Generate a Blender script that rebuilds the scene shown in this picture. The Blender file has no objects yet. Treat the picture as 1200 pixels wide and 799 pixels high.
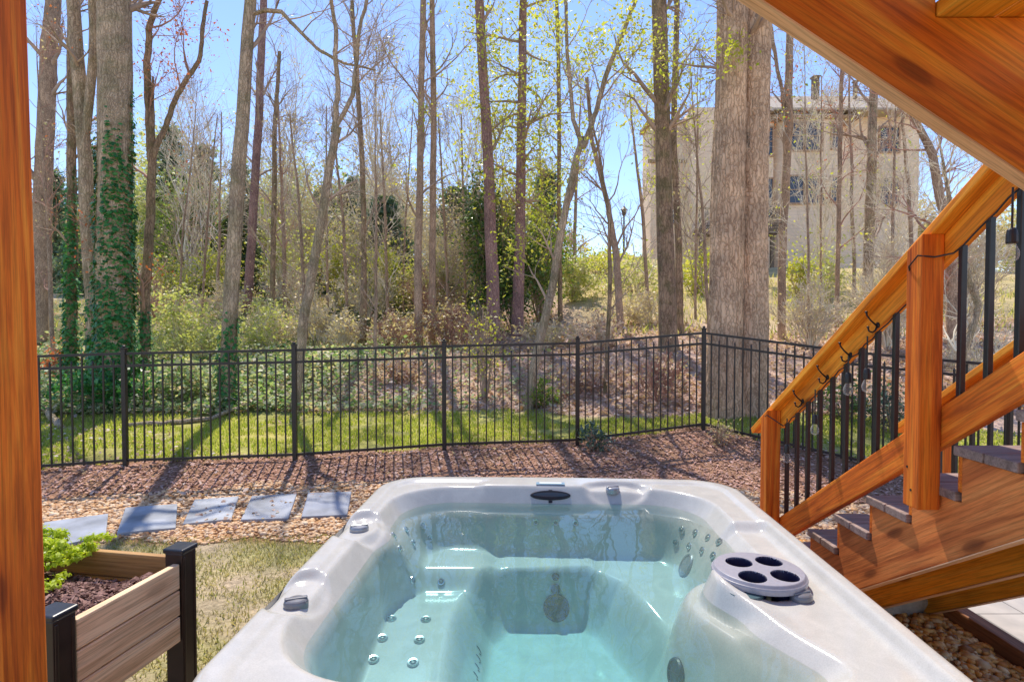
import bpy, bmesh, math, random
import numpy as np
from mathutils import Vector, Matrix
R = math.radians
C = bpy.context.scene.collection
scene = bpy.context.scene
PI = math.pi

# ------------------------------------------------------------------ camera
F, CX, CY, CAMZ, PITCH = 680.0, 600.0, 399.5, 1.85, R(1.475)
cam_d = bpy.data.cameras.new('camera')
cam_d.sensor_width = 36.0
cam_d.lens = F / 1200.0 * 36.0
cam_d.clip_start = 0.05
cam_d.clip_end = 2000
cam = bpy.data.objects.new('camera', cam_d)
C.objects.link(cam)
cam.location = (0, 0, CAMZ)
cam.rotation_euler = (R(90) - PITCH, 0, 0)
scene.camera = cam


def ray(px, py):
    up = -(py - CY)
    return np.array([px - CX, F * math.cos(PITCH) + up * math.sin(PITCH), -F * math.sin(PITCH) + up * math.cos(PITCH)])


def P(px, py, Y):
    d = ray(px, py)
    return np.array([0, 0, CAMZ]) + d * (Y / d[1])


def sst(a, b, x):
    t = np.clip((np.asarray(x, float) - a) / (b - a), 0, 1)
    return t * t * (3 - 2 * t)


def vnoise(x, y, s=1.0, seed=0):
    """cheap smooth value noise in 2-D, about -1..1"""
    x = np.asarray(x, float) / s + 100.3 + seed * 17.7
    y = np.asarray(y, float) / s + 57.1 + seed * 9.3
    xi, yi = np.floor(x), np.floor(y)
    fx, fy = x - xi, y - yi
    fx, fy = fx * fx * (3 - 2 * fx), fy * fy * (3 - 2 * fy)

    def hsh(a, b):
        v = np.sin(a * 127.1 + b * 311.7 + seed * 74.7) * 43758.5453
        return (v - np.floor(v)) * 2 - 1
    return ((hsh(xi, yi) * (1 - fx) + hsh(xi + 1, yi) * fx) * (1 - fy) + (hsh(xi, yi + 1) * (1 - fx) + hsh(xi + 1, yi + 1) * fx) * fy)


LY = [-40, 5.0, 6.0, 7.0, 7.6, 9.4, 10.0, 15, 18, 25, 40, 60, 120, 400]
LZ = [0, 0, .05, .2, .25, .31, .40, 1.36, 1.98, 3.1, 3.9, 5.6, 15, 40]
RY = [-40, 5.0, 6.0, 6.85, 8.1, 8.8, 10, 14, 20, 28, 34, 60, 400]
RZ = [0, 0, .08, .17, .42, .5, .78, 1.7, 3.0, 4.5, 4.9, 6, 9]


def hgt(x, y):
    x = np.asarray(x, float)
    y = np.asarray(y, float)
    t = sst(-.5, 3.5, x)
    z = np.interp(y, LY, LZ) * (1 - t) + np.interp(y, RY, RZ) * t
    far = sst(9.5, 13, y)
    z = z + far * (.14 * vnoise(x, y, 2.1, 1) + .2 * vnoise(x, y, 5.0, 2))
    z = z + sst(6.3, 7.2, y) * .025 * vnoise(x, y, .9, 3)
    z = z + 1.1 * np.exp(-((x - 5.2) / 3.0) ** 2 - ((y - 31) / 5.0) ** 2)
    return z


def march(px, py, fn, y0, y1, n=1500):
    d = ray(px, py)
    ys = np.linspace(y0, y1, n)
    s = ys / d[1]
    X, Z = d[0] * s, CAMZ + d[2] * s
    g = fn(X, ys)
    k = np.argmax(Z < g)
    if not (Z < g).any():
        k = n - 1
    return np.array([X[k], ys[k], g[k]])


def G(px, py, y1=60):
    return march(px, py, hgt, 1.0, y1, 4000)


# ------------------------------------------------------------------ object helpers
def new_obj(name, mesh, parent=None):
    o = bpy.data.objects.new(name, mesh)
    C.objects.link(o)
    if parent is not None:
        o.parent = parent
        if parent.parent is None:
            o.matrix_parent_inverse = Matrix.Translation(-parent.location)
    return o


def tag(o, label=None, cat=None, group=None, kind=None):
    if label: o['label'] = label
    if cat: o['category'] = cat
    if group: o['group'] = group
    if kind: o['kind'] = kind
    return o


def thing(name, label, cat, loc=(0, 0, 0), group=None):
    o = bpy.data.objects.new(name, None)
    C.objects.link(o)
    o.empty_display_size = .1
    o.location = tuple(float(a) for a in loc)
    return tag(o, label, cat, group)


class MB:
    def __init__(s):
        s.v, s.f, s.g, s.n, s.smooth = [], [], [], 0, False
        s.rng = random.Random(5)

    def add(s, V, Fc, gc=None):
        V = np.asarray(V, float)
        s.v.append(V)
        s.g.append(np.asarray(gc, float) if gc is not None else V.copy())
        s.f += [tuple(i + s.n for i in f) for f in Fc]
        s.n += len(V)

    def board(s, p0, p1, w, t, up=(0, 0, 1), roll_off=None):
        """box along p0->p1, w across, t along up"""
        p0, p1 = np.asarray(p0, float), np.asarray(p1, float)
        a = p1 - p0
        L = np.linalg.norm(a)
        a = a / L
        up = np.asarray(up, float)
        side = np.cross(a, up)
        side /= np.linalg.norm(side)
        upn = np.cross(side, a)
        V, g = [], []
        off = np.array([s.rng.uniform(0, 50), s.rng.uniform(0, 9), s.rng.uniform(0, 9)])
        for e, q in ((0, p0), (1, p1)):
            for (i, j) in ((-1, -1), (1, -1), (1, 1), (-1, 1)):
                V.append(q + side * i * w / 2 + upn * j * t / 2)
                g.append(np.array([e * L, i * w / 2, j * t / 2]) + off)
        s.add(V, [(0, 1, 2, 3), (7, 6, 5, 4), (0, 4, 5, 1), (1, 5, 6, 2), (2, 6, 7, 3), (3, 7, 4, 0)], g)

    def box(s, x0, x1, y0, y1, z0, z1, axis=0):
        c = [(x0 + x1) / 2, (y0 + y1) / 2, (z0 + z1) / 2]
        if axis == 0: s.board((x0, c[1], c[2]), (x1, c[1], c[2]), y1 - y0, z1 - z0)
        elif axis == 1: s.board((c[0], y0, c[2]), (c[0], y1, c[2]), x1 - x0, z1 - z0)
        else: s.board((c[0], c[1], z0), (c[0], c[1], z1), x1 - x0, y1 - y0, (0, 1, 0))

    def prism(s, poly, lo, hi, axis=0, slope=None):
        """poly in the two other axes (y,z) for axis 0, (x,z) for axis 1; extruded lo..hi"""
        n = len(poly)
        V, g = [], []
        d = np.array(slope if slope is not None else (1, 0), float)
        d /= np.linalg.norm(d)
        e = np.array([-d[1], d[0]])
        off = s.rng.uniform(0, 30)
        for q in (lo, hi):
            for a, b in poly:
                V.append((q, a, b) if axis == 0 else ((a, q, b) if axis == 1 else (a, b, q)))
                w = np.array([a, b])
                g.append((w @ d + off, w @ e, q))
        Fc = [tuple(range(n - 1, -1, -1)), tuple(range(n, 2 * n))]
        for i in range(n):
            j = (i + 1) % n
            Fc.append((i, j, n + j, n + i))
        s.add(V, Fc, g)

    def tube(s, pts, rad, sides=8, cap=True):
        pts = np.asarray(pts, float)
        rad = np.broadcast_to(np.asarray(rad, float), (len(pts),))
        n = len(pts)
        V = []
        t0 = pts[1] - pts[0]
        ref = np.array([0, 0, 1.0]) if abs(t0[2]) < .8 * np.linalg.norm(t0) else np.array([1.0, 0, 0])
        u = np.cross(t0, ref)
        for i in range(n):
            t = pts[min(i + 1, n - 1)] - pts[max(i - 1, 0)]
            t = t / (np.linalg.norm(t) + 1e-9)
            u = u - t * (u @ t)
            u /= np.linalg.norm(u) + 1e-9
            w = np.cross(t, u)
            for k in range(sides):
                a = 2 * PI * k / sides
                V.append(pts[i] + rad[i] * (u * math.cos(a) + w * math.sin(a)))
        Fc = []
        for i in range(n - 1):
            for k in range(sides):
                a, b = i * sides + k, i * sides + (k + 1) % sides
                Fc.append((a, b, b + sides, a + sides))
        if cap:
            Fc.append(tuple(range(sides - 1, -1, -1)))
            Fc.append(tuple((n - 1) * sides + k for k in range(sides)))
        s.add(V, Fc)

    def lathe(s, prof, org=(0, 0, 0), nrm=(0, 0, 1), sides=24, sx=1.0, sy=1.0, xdir=None, cap=True):
        """prof: (r, h) list; axis nrm at org"""
        org, n = np.asarray(org, float), np.asarray(nrm, float)
        n = n / np.linalg.norm(n)
        x = np.asarray(xdir, float) if xdir is not None else (np.array([1.0, 0, 0]) if abs(n[0]) < .8 else np.array([0, 1.0, 0]))
        x = x - n * (x @ n)
        x /= np.linalg.norm(x)
        y = np.cross(n, x)
        V, Fc = [], []
        for r, h in prof:
            for k in range(sides):
                a = 2 * PI * k / sides
                V.append(org + n * h + x * r * sx * math.cos(a) + y * r * sy * math.sin(a))
        for i in range(len(prof) - 1):
            for k in range(sides):
                a, b = i * sides + k, i * sides + (k + 1) % sides
                Fc.append((a, b, b + sides, a + sides))
        m = (len(prof) - 1) * sides
        if cap:
            Fc.append(tuple(range(sides - 1, -1, -1)))
            Fc.append(tuple(m + k for k in range(sides)))
        s.add(V, Fc)

    def build(s, name, mat, parent=None, bevel=0, smooth=False, segs=2, angle=35):
        me = bpy.data.meshes.new(name)
        V = np.concatenate(s.v)
        org = np.zeros(3)
        if parent is None:
            org = np.array([V[:, 0].mean(), V[:, 1].mean(), V[:, 2].min()])
            V = V - org
        me.from_pydata(V.tolist(), [], s.f)
        at = me.attributes.new('gc', 'FLOAT_VECTOR', 'POINT')
        at.data.foreach_set('vector', np.concatenate(s.g).ravel())
        bm = bmesh.new()
        bm.from_mesh(me)
        bmesh.ops.recalc_face_normals(bm, faces=bm.faces)
        bm.to_mesh(me)
        bm.free()
        for m in (mat if isinstance(mat, (list, tuple)) else [mat]):
            me.materials.append(m)
        if smooth:
            me.polygons.foreach_set('use_smooth', [True] * len(me.polygons))
        o = new_obj(name, me, parent)
        if parent is None:
            o.location = org
        if bevel:
            b = o.modifiers.new('bevel', 'BEVEL')
            b.width, b.segments, b.limit_method, b.angle_limit = bevel, segs, 'ANGLE', R(angle)
        return o


def np_mesh(name, V, Fc, mat, parent=None, smooth=False, col=None, origin=None, mats=None, midx=None):
    """V (N,3); Fc (M,k) all of the same size"""
    V = np.asarray(V, np.float32)
    Fc = np.asarray(Fc, np.int32)
    org = np.zeros(3)
    if parent is None and origin is not None:
        org = np.asarray(origin, float)
        V = V - org.astype(np.float32)
    me = bpy.data.meshes.new(name)
    me.vertices.add(len(V))
    me.vertices.foreach_set('co', V.ravel())
    k = Fc.shape[1]
    me.loops.add(Fc.size)
    me.loops.foreach_set('vertex_index', Fc.ravel())
    me.polygons.add(len(Fc))
    me.polygons.foreach_set('loop_start', np.arange(0, Fc.size, k, dtype=np.int32))
    me.polygons.foreach_set('loop_total', np.full(len(Fc), k, np.int32))
    if smooth:
        me.polygons.foreach_set('use_smooth', np.ones(len(Fc), bool))
    me.update(calc_edges=True)
    me.validate()
    if col is not None:
        a = me.color_attributes.new('col', 'FLOAT_COLOR', 'POINT')
        c4 = np.ones((len(V), 4), np.float32)
        c4[:, :3] = col
        a.data.foreach_set('color', c4.ravel())
    for m_ in (mats or [mat]):
        me.materials.append(m_)
    if midx is not None:
        me.polygons.foreach_set('material_index', np.asarray(midx, np.int32))
    o = new_obj(name, me, parent)
    if parent is None:
        o.location = org
    return o


def unit(a):
    return a / (np.linalg.norm(a, axis=-1, keepdims=True) + 1e-9)


def leaf_quads(rng, cen, size, upbias=.3, aspect=.5, nrm=None, droop=0.0, jit=.35):
    """diamond leaves, folded a little along the mid-rib"""
    n = len(cen)
    N = rng.normal(size=(n, 3))
    N = unit(N)
    N[:, 2] = np.abs(N[:, 2])
    N[:, 2] += upbias
    if nrm is not None:
        N = nrm + N * .45
    N = unit(N)
    a = rng.normal(size=(n, 3))
    a[:, 2] -= droop
    a = unit(a - N * (a * N).sum(1, keepdims=True))
    b = np.cross(N, a)
    s = (size * (1 + jit * rng.normal(size=n))).clip(size * .4, size * 2)[:, None] if np.isscalar(size) else size[:, None]
    V = np.stack([cen - a * s * .5, cen + b * s * aspect * .5 + N * s * .08, cen + a * s * .5, cen - b * s * aspect * .5 + N * s * .08], 1).reshape(-1, 3)
    Fq = np.arange(4 * n).reshape(n, 4)
    return V, Fq


def tubes(pts, rad, sides=4):
    """batch of tubes, pts (B,P,3), rad (B,P)"""
    B, Pn, _ = pts.shape
    d = unit(pts[:, -1] - pts[:, 0])
    ref = np.where(np.abs(d[:, 2:3]) < .8, np.array([[0, 0, 1.0]]), np.array([[1.0, 0, 0]]))
    u = unit(np.cross(d, ref))
    w = np.cross(d, u)
    a = np.arange(sides) * 2 * PI / sides
    ring = u[:, None, :] * np.cos(a)[None, :, None] + w[:, None, :] * np.sin(a)[None, :, None]
    V = pts[:, :, None, :] + rad[:, :, None, None] * ring[:, None, :, :]
    idx = np.arange(B * Pn * sides).reshape(B, Pn, sides)
    q0 = idx[:, :-1, :]
    q3 = idx[:, 1:, :]
    Fq = np.stack([q0, np.roll(q0, -1, 2), np.roll(q3, -1, 2), q3], -1).reshape(-1, 4)
    return V.reshape(-1, 3), Fq


def grow(rng, pts, rad, nc, t0, t1, length, ang, up=.15, rr=.5, curve=.22, Pn=5, rmin=.004, taper=.85, tpow=1.0):
    B, P0, _ = pts.shape
    n = B * nc
    pi = np.repeat(np.arange(B), nc)
    t = t0 + (t1 - t0) * rng.random(n) ** tpow
    s = t * (P0 - 1)
    i = np.minimum(s.astype(int), P0 - 2)
    f = (s - i)[:, None]
    p = pts[pi, i] * (1 - f) + pts[pi, i + 1] * f
    d = unit(pts[pi, i + 1] - pts[pi, i])
    r = (rad[pi, i] * (1 - f[:, 0]) + rad[pi, i + 1] * f[:, 0]) * rr
    perp = unit(np.cross(rng.normal(size=(n, 3)), d))
    a = rng.uniform(ang[0], ang[1], n)[:, None]
    d = np.cos(a) * d + np.sin(a) * perp
    d[:, 2] += up
    d = unit(d)
    L = length * rng.uniform(.5, 1.3, n) * (1.15 - .6 * t)
    out = [p]
    for k in range(Pn - 1):
        p = p + d * (L / (Pn - 1))[:, None]
        out.append(p)
        d = unit(d + curve * rng.normal(size=(n, 3)) + np.array([0, 0, up * .35]))
    r = np.maximum(r, rmin)
    rads = np.maximum(r[:, None] * (1 - taper * np.linspace(0, 1, Pn)[None]), rmin * .8)
    return np.stack(out, 1), rads


# ------------------------------------------------------------------ materials
def nodes(name):
    m = bpy.data.materials.new(name)
    m.use_nodes = True
    nt = m.node_tree
    b = nt.nodes['Principled BSDF']
    return m, nt, b


def N(nt, t, **kw):
    n = nt.nodes.new(t)
    for k, v in kw.items():
        if k in n.inputs:
            n.inputs[k].default_value = v
        else:
            setattr(n, k, v)
    return n


def ramp(nt, fac, stops):
    r = nt.nodes.new('ShaderNodeValToRGB')
    e = r.color_ramp.elements
    while len(e) < len(stops):
        e.new(.5)
    for k, (p, c) in enumerate(stops):
        e[k].position = p
        e[k].color = (*c, 1) if len(c) == 3 else c
    nt.links.new(fac, r.inputs[0])
    return r.outputs[0]


def mapping(nt, src, scale):
    mp = nt.nodes.new('ShaderNodeMapping')
    mp.inputs['Scale'].default_value = scale
    nt.links.new(src, mp.inputs['Vector'])
    return mp.outputs[0]


def mixc(nt, a, b, fac, mode='MIX'):
    m = nt.nodes.new('ShaderNodeMix')
    m.data_type = 'RGBA'
    m.blend_type = mode
    for sock, v in ((m.inputs[0], fac), (m.inputs[6], a), (m.inputs[7], b)):
        if hasattr(v, 'is_linked'):
            nt.links.new(v, sock)
        else:
            sock.default_value = v if not isinstance(v, tuple) else (*v, 1)
    return m.outputs[2]


def bump(nt, b, h, strength=.4, dist=.01):
    n = nt.nodes.new('ShaderNodeBump')
    n.inputs['Strength'].default_value = strength
    n.inputs['Distance'].default_value = dist
    nt.links.new(h, n.inputs['Height'])
    nt.links.new(n.outputs[0], b.inputs['Normal'])


def m_wood(name, dark, mid, light, rough=.68, grain=1.0, spots=.8, grey=None):
    m, nt, b = nodes(name)
    at = N(nt, 'ShaderNodeAttribute', attribute_name='gc').outputs['Vector']
    n1 = N(nt, 'ShaderNodeTexNoise', Scale=1.0, Detail=5.0, Roughness=.6, Distortion=1.3)
    nt.links.new(mapping(nt, at, (.9, 17 * grain, 17 * grain)), n1.inputs['Vector'])
    c = ramp(nt, n1.outputs[0], [(.28, dark), (.5, mid), (.72, light)])
    n2 = N(nt, 'ShaderNodeTexNoise', Scale=1.0, Detail=4.0, Roughness=.7)
    nt.links.new(mapping(nt, at, (4, 120, 120)), n2.inputs['Vector'])
    f = ramp(nt, n2.outputs[0], [(.36, (.5, .46, .42)), (.56, (1.08, 1.07, 1.06))])
    c = mixc(nt, c, f, .62, 'MULTIPLY')
    n3 = N(nt, 'ShaderNodeTexNoise', Scale=1.0, Detail=3.0, Roughness=.55)
    nt.links.new(mapping(nt, at, (1.6, 4, 4)), n3.inputs['Vector'])
    c = mixc(nt, c, ramp(nt, n3.outputs[0], [(.3, (.72, .66, .6)), (.62, (1.12, 1.1, 1.05))]), .75, 'MULTIPLY')
    vo = N(nt, 'ShaderNodeTexVoronoi', Scale=1.0)
    nt.links.new(mapping(nt, at, (1.7, 5.5, 5.5)), vo.inputs['Vector'])
    k = ramp(nt, vo.outputs['Distance'], [(.0, (.10, .06, .05)), (.10, (.38, .28, .24)), (.13, (.8, .7, .65)), (.2, (1, 1, 1))])
    c = mixc(nt, c, k, spots, 'MULTIPLY')
    nt.links.new(c, b.inputs['Base Color'])
    b.inputs['Roughness'].default_value = rough
    b.inputs['Specular IOR Level'].default_value = .35
    bump(nt, b, n2.outputs[0], .35, .002)
    return m


def m_bark(name, dark, light, zs=.22, scale=16, strength=.9, moss=0.0, mosscol=(.10, .13, .03)):
    m, nt, b = nodes(name)
    tc = N(nt, 'ShaderNodeNewGeometry').outputs['Position']
    n1 = N(nt, 'ShaderNodeTexNoise', Scale=scale, Detail=6.0, Roughness=.65, Distortion=.5)
    nt.links.new(mapping(nt, tc, (1, 1, zs)), n1.inputs['Vector'])
    vo = N(nt, 'ShaderNodeTexVoronoi', Scale=scale * 1.3, feature='DISTANCE_TO_EDGE')
    n0 = N(nt, 'ShaderNodeTexNoise', Scale=scale * .6, Detail=3.0)
    nt.links.new(tc, n0.inputs['Vector'])
    wv = mixc(nt, mapping(nt, tc, (1, 1, zs)), n0.outputs['Color'], .09)
    nt.links.new(wv, vo.inputs['Vector'])
    h = N(nt, 'ShaderNodeMath', operation='MULTIPLY')
    e = ramp(nt, vo.outputs['Distance'], [(.0, (.38,) * 3), (.24, (1,) * 3)])
    nt.links.new(n1.outputs[0], h.inputs[0])
    nt.links.new(e, h.inputs[1])
    c = ramp(nt, h.outputs[0], [(.12, dark), (.34, tuple((a + 2 * q) / 3 for a, q in zip(dark, light))), (.62, light)])
    n3 = N(nt, 'ShaderNodeTexNoise', Scale=2.2, Detail=3.0)
    nt.links.new(tc, n3.inputs['Vector'])
    c = mixc(nt, c, ramp(nt, n3.outputs[0], [(.3, (.62, .62, .64)), (.68, (1.2, 1.16, 1.1))]), .8, 'MULTIPLY')
    if moss:
        n4 = N(nt, 'ShaderNodeTexNoise', Scale=4.0, Detail=5.0)
        nt.links.new(tc, n4.inputs['Vector'])
        mf = ramp(nt, n4.outputs[0], [(.45, (0, 0, 0)), (.65, (moss,) * 3)])
        c = mixc(nt, c, mosscol, mf)
    nt.links.new(c, b.inputs['Base Color'])
    b.inputs['Roughness'].default_value = .9
    b.inputs['Specular IOR Level'].default_value = .15
    bump(nt, b, h.outputs[0], strength, .03)
    return m


def m_leaf(name, cols, trans=.45, rough=.45, spec=.4):
    """one colour per leaf island, light comes through"""
    m, nt, b = nodes(name)
    g = N(nt, 'ShaderNodeNewGeometry')
    n = len(cols)
    c = ramp(nt, g.outputs['Random Per Island'], [(i / max(n - 1, 1), q) for i, q in enumerate(cols)])
    nt.links.new(c, b.inputs['Base Color'])
    b.inputs['Roughness'].default_value = rough
    b.inputs['Specular IOR Level'].default_value = spec
    if trans > 0:
        t = nt.nodes.new('ShaderNodeBsdfTranslucent')
        nt.links.new(mixc(nt, c, (1.25, 1.3, .7), 1.0, 'MULTIPLY'), t.inputs[0])
        mx = nt.nodes.new('ShaderNodeMixShader')
        mx.inputs[0].default_value = trans
        nt.links.new(b.outputs[0], mx.inputs[1])
        nt.links.new(t.outputs[0], mx.inputs[2])
        nt.links.new(mx.outputs[0], nt.nodes['Material Output'].inputs[0])
    return m


def m_plain(name, col, rough=.5, metal=0, spec=.5, noise=.0, nscale=30, bumps=0, coat=0):
    m, nt, b = nodes(name)
    tc = N(nt, 'ShaderNodeNewGeometry').outputs['Position']
    n1 = N(nt, 'ShaderNodeTexNoise', Scale=float(nscale), Detail=5.0, Roughness=.6)
    nt.links.new(tc, n1.inputs['Vector'])
    lo = tuple(a * (1 - noise) for a in col)
    hi = tuple(min(a * (1 + noise), 1) for a in col)
    nt.links.new(ramp(nt, n1.outputs[0], [(.3, lo), (.7, hi)]), b.inputs['Base Color'])
    b.inputs['Roughness'].default_value = rough
    b.inputs['Metallic'].default_value = metal
    b.inputs['Specular IOR Level'].default_value = spec
    if coat:
        b.inputs['Coat Weight'].default_value = coat
        b.inputs['Coat Roughness'].default_value = .15
    if bumps:
        bump(nt, b, n1.outputs[0], bumps, .004)
    return m


M = {}
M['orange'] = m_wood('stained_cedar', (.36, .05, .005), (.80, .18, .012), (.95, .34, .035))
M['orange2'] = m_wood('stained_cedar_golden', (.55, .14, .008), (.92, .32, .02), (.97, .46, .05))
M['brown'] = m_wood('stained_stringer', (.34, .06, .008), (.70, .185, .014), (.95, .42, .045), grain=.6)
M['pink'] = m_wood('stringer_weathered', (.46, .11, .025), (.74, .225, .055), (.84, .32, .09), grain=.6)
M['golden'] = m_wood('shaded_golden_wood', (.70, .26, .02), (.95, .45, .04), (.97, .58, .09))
M['pale'] = m_wood('sawn_lit_edge', (.60, .30, .14), (.80, .46, .25), (.88, .58, .36))  # raw sawn wood, made paler to carry bounced sunlight in its colour
M['tread'] = m_wood('tread_weathered', (.19, .13, .115), (.32, .23, .20), (.42, .31, .28), spots=.4)
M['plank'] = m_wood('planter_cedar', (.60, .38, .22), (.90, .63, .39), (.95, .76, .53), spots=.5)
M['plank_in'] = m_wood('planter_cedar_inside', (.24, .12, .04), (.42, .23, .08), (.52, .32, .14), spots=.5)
M['timber'] = m_wood('edging_timber', (.16, .07, .035), (.27, .12, .06), (.36, .18, .1))
M['darkpost'] = m_plain('planter_post_brown', (.028, .017, .014), .38, noise=.35, nscale=12)
M['cap'] = m_plain('planter_cap_black', (.025, .027, .034), .3, noise=.3, nscale=20)
M['iron'] = m_plain('fence_iron', (.022, .019, .018), .42, noise=.3, nscale=25)
M['baluster'] = m_plain('baluster_black', (.02, .022, .025), .35, noise=.2)
M['black'] = m_plain('black_plastic', (.015, .015, .018), .4)
M['bark_grey'] = m_bark('bark_grey', (.24, .17, .115), (.72, .56, .40), zs=.12, scale=20, strength=1.0, moss=.35)
M['bark_big'] = m_bark('bark_big', (.33, .195, .115), (.92, .65, .43), zs=.2, scale=17, strength=1.0)
M['bark_brown'] = m_bark('bark_brown', (.17, .11, .075), (.52, .37, .25), moss=.4)
M['bark_pine'] = m_bark('bark_pine', (.18, .10, .095), (.54, .34, .30), zs=.3, scale=20)
M['bark_thin'] = m_bark('bark_thin', (.22, .15, .105), (.64, .46, .33), scale=24, strength=.5)
M['twig'] = m_plain('twig_brown', (.45, .33, .25), .8, noise=.4, nscale=3, spec=.2)
M['twig_tan'] = m_plain('twig_tan', (.86, .68, .52), .8, noise=.35, nscale=3, spec=.2)
M['twig_red'] = m_plain('twig_red', (.50, .29, .22), .8, noise=.35, nscale=3, spec=.2)
M['lf_spring'] = m_leaf('leaf_spring', [(.38, .45, .05), (.56, .58, .08), (.64, .58, .13), (.46, .50, .09)], .5)
M['lf_red'] = m_leaf('leaf_red_bud', [(.42, .09, .06), (.50, .16, .08), (.40, .12, .05)], .5)
M['lf_dark'] = m_leaf('leaf_evergreen', [(.05, .11, .035), (.085, .18, .05), (.13, .24, .055), (.28, .36, .08)], .2, .35)
M['lf_mid'] = m_leaf('leaf_mid_green', [(.11, .21, .04), (.19, .31, .05), (.29, .39, .07), (.42, .47, .10)], .4)
M['lf_pale'] = m_leaf('leaf_pale_green', [(.40, .44, .15), (.52, .54, .20), (.60, .57, .26), (.46, .50, .15)], .45)
M['lf_tan'] = m_leaf('leaf_tan_bud', [(.62, .50, .33), (.70, .58, .38), (.54, .42, .29), (.66, .62, .30)], .35)
M['lf_conifer'] = m_leaf('needle_conifer', [(.10, .165, .11), (.15, .235, .15), (.22, .31, .18)], .3, .5)
M['lf_ivy'] = m_leaf('leaf_ivy', [(.025, .12, .03), (.05, .20, .045), (.07, .27, .06), (.16, .36, .09)], .25, .4, .4)
M['lf_ivyg'] = m_leaf('leaf_ground_ivy', [(.10, .22, .07), (.24, .38, .15), (.42, .52, .26), (.58, .60, .40), (.70, .54, .44), (.48, .56, .30)], .4, .5, .3)
M['lf_litter'] = m_leaf('leaf_litter', [(.48, .30, .24), (.60, .41, .34), (.68, .50, .42), (.34, .18, .13), (.84, .72, .64), (.62, .40, .34)], .3, .6, .3)
M['lf_blue'] = m_leaf('leaf_bluish', [(.05, .10, .075), (.08, .14, .10), (.14, .20, .15)], .2, .4)
M['lf_lime'] = m_leaf('leaf_lime_sedum', [(.36, .48, .02), (.50, .60, .03), (.62, .68, .06), (.26, .38, .02)], .45, .4)
M['gr_lawn'] = m_leaf('grass_lawn', [(.28, .38, .05), (.42, .47, .09), (.58, .54, .2), (.35, .42, .07)], .55)
M['gr_dry'] = m_leaf('grass_dry', [(.40, .36, .14), (.54, .45, .25), (.62, .52, .33), (.42, .39, .17), (.32, .37, .09)], .35)
M['gr_weed'] = m_leaf('grass_weed', [(.36, .44, .12), (.56, .54, .22), (.68, .58, .34), (.62, .50, .30)], .45)
M['mulch'] = m_leaf('mulch_chip', [(.50, .27, .20), (.58, .34, .26), (.65, .41, .33), (.36, .18, .135), (.72, .50, .42)], 0, .85, .15)
M['mulch_dk'] = m_leaf('mulch_dark', [(.12, .06, .05), (.22, .125, .11), (.36, .22, .19), (.07, .035, .03), (.48, .30, .25)], 0, .85, .15)
M['pebble'] = m_leaf('river_pebble', [(.58, .31, .13), (.70, .42, .20), (.74, .52, .31), (.46, .22, .09), (.78, .62, .44), (.64, .33, .12)], 0, .55, .35)
M['pebble_br'] = m_leaf('brown_pebble', [(.90, .40, .08), (.62, .24, .04), (.95, .52, .14), (.36, .13, .03), (.95, .66, .32), (.78, .33, .06)], 0, .5, .35)
def per_object(m, lo, hi):
    nt = m.node_tree
    b = nt.nodes['Principled BSDF']
    src = b.inputs['Base Color'].links[0].from_socket
    oi = nt.nodes.new('ShaderNodeObjectInfo')
    nt.links.new(mixc(nt, src, ramp(nt, oi.outputs['Random'], [(0, lo), (1, hi)]), 1.0, 'MULTIPLY'), b.inputs['Base Color'])
    return m


M['slate'] = m_plain('bluestone', (.27, .295, .34), .5, noise=.42, nscale=3, bumps=.25)
M['rock'] = m_plain('fieldstone', (.42, .34, .25), .85, noise=.5, nscale=9, bumps=.6)
M['jet'] = m_plain('jet_steel', (.55, .58, .6), .22, metal=.9)
M['jetdark'] = m_plain('jet_grey', (.09, .12, .13), .35)
M['knob'] = m_plain('knob_grey', (.16, .16, .175), .28, noise=.1, coat=.4)
M['knob_lt'] = m_plain('knob_silver', (.34, .34, .36), .25, noise=.1, metal=.4)
M['lid'] = m_plain('lid_grey', (.32, .31, .355), .38, noise=.08, nscale=60)
M['cup'] = m_plain('cup_navy', (.03, .027, .07), .35)
M['label'] = m_plain('label_silver', (.62, .68, .72), .35)
M['labelb'] = m_plain('label_blue', (.20, .32, .42), .35)
M['cabinet'] = m_plain('cabinet_brown', (.12, .085, .06), .6, noise=.2)
M['siding'] = None
M['hook'] = m_plain('hook_black', (.012, .012, .014), .3, metal=.3)


def m_shell():
    m, nt, b = nodes('acrylic_shell')
    tc = N(nt, 'ShaderNodeNewGeometry').outputs['Position']
    n1 = N(nt, 'ShaderNodeTexNoise', Scale=9.0, Detail=6.0, Roughness=.62, Distortion=.5)
    nt.links.new(tc, n1.inputs['Vector'])
    c = ramp(nt, n1.outputs[0], [(.3, (.475, .465, .44)), (.52, (.52, .508, .478)), (.72, (.575, .56, .525))])
    n2 = N(nt, 'ShaderNodeTexNoise', Scale=240.0, Detail=2.0)
    nt.links.new(tc, n2.inputs['Vector'])
    c = mixc(nt, c, ramp(nt, n2.outputs[0], [(.35, (.90, .90, .9)), (.6, (1.03, 1.03, 1.03))]), .7, 'MULTIPLY')
    nt.links.new(c, b.inputs['Base Color'])
    b.inputs['Roughness'].default_value = .14
    b.inputs['Specular IOR Level'].default_value = .5
    bump(nt, b, n2.outputs[0], .05, .0008)
    return m


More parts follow.
